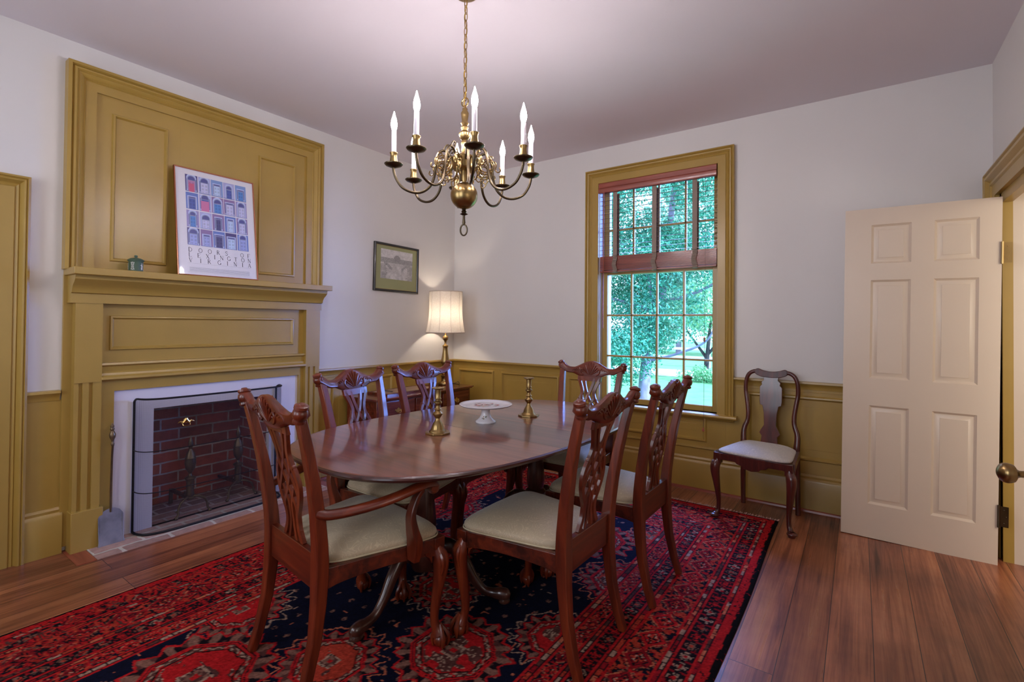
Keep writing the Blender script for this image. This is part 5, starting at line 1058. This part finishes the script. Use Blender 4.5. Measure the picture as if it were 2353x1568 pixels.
for k in range(8):
    a = math.radians(25.5 + 45 * k); cs_, sn_ = math.cos(a), math.sin(a); V_ = lambda r, z: (r * cs_, r * sn_, z)
    mb = MB()
    sp1 = [(.108 + (.026 - .0017 * t) * math.cos(t), 2.018 + (.026 - .0017 * t) * math.sin(t)) for t in np.linspace(PI * .9, -3.2 * PI, 34)]
    mb.tube([V_(r, z) for r, z in smoothpath([(.056, 2.045), (.068, 2.055), (.078, 2.045)], 4)] + [V_(r, z) for r, z in sp1], .0032, 6)
    for pts in ([(.105, 1.992), (.094, 1.972), (.078, 1.962), (.066, 1.972), (.070, 1.985), (.080, 1.984)], [(.120, 1.998), (.128, 1.975), (.118, 1.950), (.104, 1.936), (.092, 1.942), (.094, 1.954)], [(.128, 2.03), (.146, 2.036), (.154, 2.02), (.150, 1.998), (.162, 1.986), (.174, 1.994), (.170, 2.008)], [(.112, 2.044), (.120, 2.060), (.134, 2.062), (.138, 2.052)]):
        mb.tube([V_(r, z) for r, z in smoothpath(pts, 4)], .0028, 6)
    mb.ell(V_(.086, 2.03), (.007, .007, .007), 8, 6); mb.ell(V_(.13, 1.99), (.006, .006, .006), 8, 6)
    mb.build('scroll', M_brass, cl, smooth=60)
mb = MB(); z = 2.343; k = 0
while z < H - .04:
    n = 16; pts = []
    for i in range(n):
        t = 2 * PI * i / n; a_, b_ = .0085 * math.cos(t), .021 * math.copysign(abs(math.sin(t)) ** .7, math.sin(t)); pts.append((a_, 0, z + .012 + b_) if k % 2 else (0, a_, z + .012 + b_))
    mb.tube(pts, .0021, 5, closed=True); z += .0345; k += 1
mb.build('chain', M_brass, cl, smooth=60)
mb = MB(); mb.tube([(.004 * math.cos(z * 45), .004 * math.sin(z * 45), z) for z in np.linspace(2.31, H - .02, 80)], .0022, 5); mb.build('cable', M_chaincable, cl, smooth=60)
mb = MB(); mb.lathe([(.055, H), (.055, H - .006), (.035, H - .013), (.010, H - .017), (.004, H - .024)], (0, 0, 0), 24); mb.build('ceiling_canopy', M_brass, cl, smooth=40)

# ------------------------------------------------------------------ garden outside the window
GZ = -.45
mb = MB(); mb.box(-40, 30, .3, 60, GZ - .1, GZ); o = struct(mb, 'ground', M_lawn, smooth=0)
mb = MB(); mb.box(-40, 30, 12.6, 15.2, GZ, GZ + .012); o = struct(mb, 'path', M_path, smooth=0)
def foliage(name, blobs, n, size, mat, parent, seed):
    g = np.random.default_rng(seed); vol = np.array([b[3] ** 2 for b in blobs]); pick = g.choice(len(blobs), n, p=vol / vol.sum()); B = np.array(blobs)[pick]
    d = g.normal(size=(n, 3)); d /= np.linalg.norm(d, axis=1)[:, None]; r = B[:, 3:4] * (.55 + .5 * g.random((n, 1))); c = B[:, :3] + d * r * np.array([1, 1, .8])
    nrm = d + g.normal(size=(n, 3)) * .7 + np.array([0, 0, .5]); nrm /= np.linalg.norm(nrm, axis=1)[:, None]; t = np.cross(nrm, g.normal(size=(n, 3))); t /= np.linalg.norm(t, axis=1)[:, None]; b = np.cross(nrm, t)
    L_ = size * (.7 + .6 * g.random((n, 1))); W_ = L_ * .42; v = np.stack([c - t * L_ * .5, c + b * W_ * .5 + nrm * L_ * .06, c + t * L_ * .5, c - b * W_ * .5 + nrm * L_ * .06], 1).reshape(-1, 3)
    me = bpy.data.meshes.new(name); me.vertices.add(len(v)); me.vertices.foreach_set('co', v.astype(np.float32).ravel()); me.loops.add(4 * n); me.loops.foreach_set('vertex_index', np.arange(4 * n, dtype=np.int32)); me.polygons.add(n); me.polygons.foreach_set('loop_start', (np.arange(n) * 4).astype(np.int32)); me.update(calc_edges=True)
    at = me.attributes.new('rnd', 'FLOAT', 'POINT'); at.data.foreach_set('value', np.repeat(g.random(n), 4).astype(np.float32)); me.materials.append(mat)
    o = bpy.data.objects.new(name, me); C.objects.link(o); o.parent = parent; return o
def tree(name, loc, label, cat, trunk, branches, blobs, n, size, leafm, bark, seed, group=None):
    e = tag(empty(name, loc), label, cat, group); mb = MB(); P_ = smoothpath(trunk, 5); mb.tube([p[:3] for p in P_], [p[3] for p in P_], 10); mb.build('trunk', bark, e, smooth=60)
    for br_ in branches: mb = MB(); P_ = smoothpath(br_, 5); mb.tube([p[:3] for p in P_], [p[3] for p in P_], 7); mb.build('branch', bark, e, smooth=60)
    foliage('foliage', blobs, n, size, leafm, e, seed); return e
g = np.random.default_rng(5)
blobs = [(-1.15 + g.uniform(-1.6, 1.3), g.uniform(-1.0, 1.0), g.uniform(1.2, 5.4), g.uniform(.35, .7)) for _ in range(60)] + [(g.uniform(-.2, .7), g.uniform(-.7, .5), g.uniform(2.1, 5.2), g.uniform(.3, .5)) for _ in range(22)] + [(g.uniform(-2.0, -.3), g.uniform(-.9, .4), g.uniform(.5, 1.6), g.uniform(.3, .55)) for _ in range(16)]
tree('broadleaf_tree', (1.0, 5.2, GZ), 'large dark green broadleaf tree filling the left of the window view', 'tree',
     [(-.95, .4, 0, .13), (-.85, .4, 1.2, .10), (-.6, .5, 2.4, .08), (-.4, .6, 4.5, .05)],
     [[(-.85, .4, 1.5, .04), (-.7, .1, 2.0, .035), (-1.6, -.2, 2.3, .02)], [(-.6, .5, 2.2, .04), (.1, .35, 2.35, .03), (.8, .2, 2.7, .022), (1.5, 0, 3.1, .012)], [(-.85, .4, 1.0, .03), (-.2, .35, 1.2, .024), (.3, .3, 1.45, .019), (.62, .1, 1.95, .014), (1.1, 0, 2.2, .007)], [(-.7, .4, 2.0, .04), (-.9, 0, 3.1, .03), (-1.8, -.3, 3.6, .015)], [(-.6, .4, 2.6, .035), (-.4, -.2, 3.0, .03), (-1.5, -.6, 2.9, .015)]],
     blobs, 64000, .066, M_leafA, M_bark, 11)
blobs = [(g.uniform(-1.2, 1.2), g.uniform(-.9, .9), g.uniform(1.3, 3.2), g.uniform(.3, .55)) for _ in range(34)]
tree('young_tree', (-.35, 12.2, GZ), 'small pale green tree on the lawn seen through the right window panes', 'tree', [(0, 0, 0, .09), (.03, 0, .6, .07), (.1, 0, 1.4, .05), (.2, 0, 2.4, .03)],
     [[(.03, 0, .7, .05), (-.5, .1, 1.4, .03), (-.9, .2, 2.0, .02)], [(.05, 0, .8, .05), (.6, 0, 1.5, .03), (1.0, .1, 2.0, .02)]], blobs, 7000, .11, M_leafB, M_barkdk, 12)
e = tag(empty('garden_shrub', (-.1, 11.6, GZ)), 'low rounded green shrub at the foot of the small lawn tree', 'shrub'); foliage('foliage', [(g.uniform(-.7, .7), g.uniform(-.3, .3), g.uniform(.1, .35), .22) for _ in range(14)], 2600, .08, M_leafB, e, 13)
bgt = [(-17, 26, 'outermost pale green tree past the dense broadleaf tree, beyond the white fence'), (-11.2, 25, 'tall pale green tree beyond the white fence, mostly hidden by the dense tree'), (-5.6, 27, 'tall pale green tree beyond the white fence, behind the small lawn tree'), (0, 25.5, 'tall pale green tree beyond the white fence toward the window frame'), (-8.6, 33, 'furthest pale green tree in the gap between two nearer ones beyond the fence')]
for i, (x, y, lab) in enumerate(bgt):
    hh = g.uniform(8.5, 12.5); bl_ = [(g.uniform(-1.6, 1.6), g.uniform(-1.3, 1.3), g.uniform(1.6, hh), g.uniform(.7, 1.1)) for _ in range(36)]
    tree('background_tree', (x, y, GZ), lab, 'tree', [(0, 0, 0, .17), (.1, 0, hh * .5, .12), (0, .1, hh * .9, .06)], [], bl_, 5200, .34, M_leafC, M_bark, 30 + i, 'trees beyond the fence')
fe = tag(empty('garden_fence', (-8, 17.0, GZ)), 'white rail fence crossing the garden beyond the lawn', 'fence')
mb = MB()
for z in (.35, .7, 1.05): mb.box(-22, 24, -.02, .02, z, z + .10)
mb.build('rail', M_fence, fe, smooth=0)
mb = MB(); x = -22
while x < 24: mb.box(x - .06, x + .06, -.05, .05, 0, 1.3); x += 2.2
o = mb.build('posts', M_fence, fe, smooth=0); o['kind'] = 'stuff'

# the copied chairs keep their own mesh data shared; nothing else to do
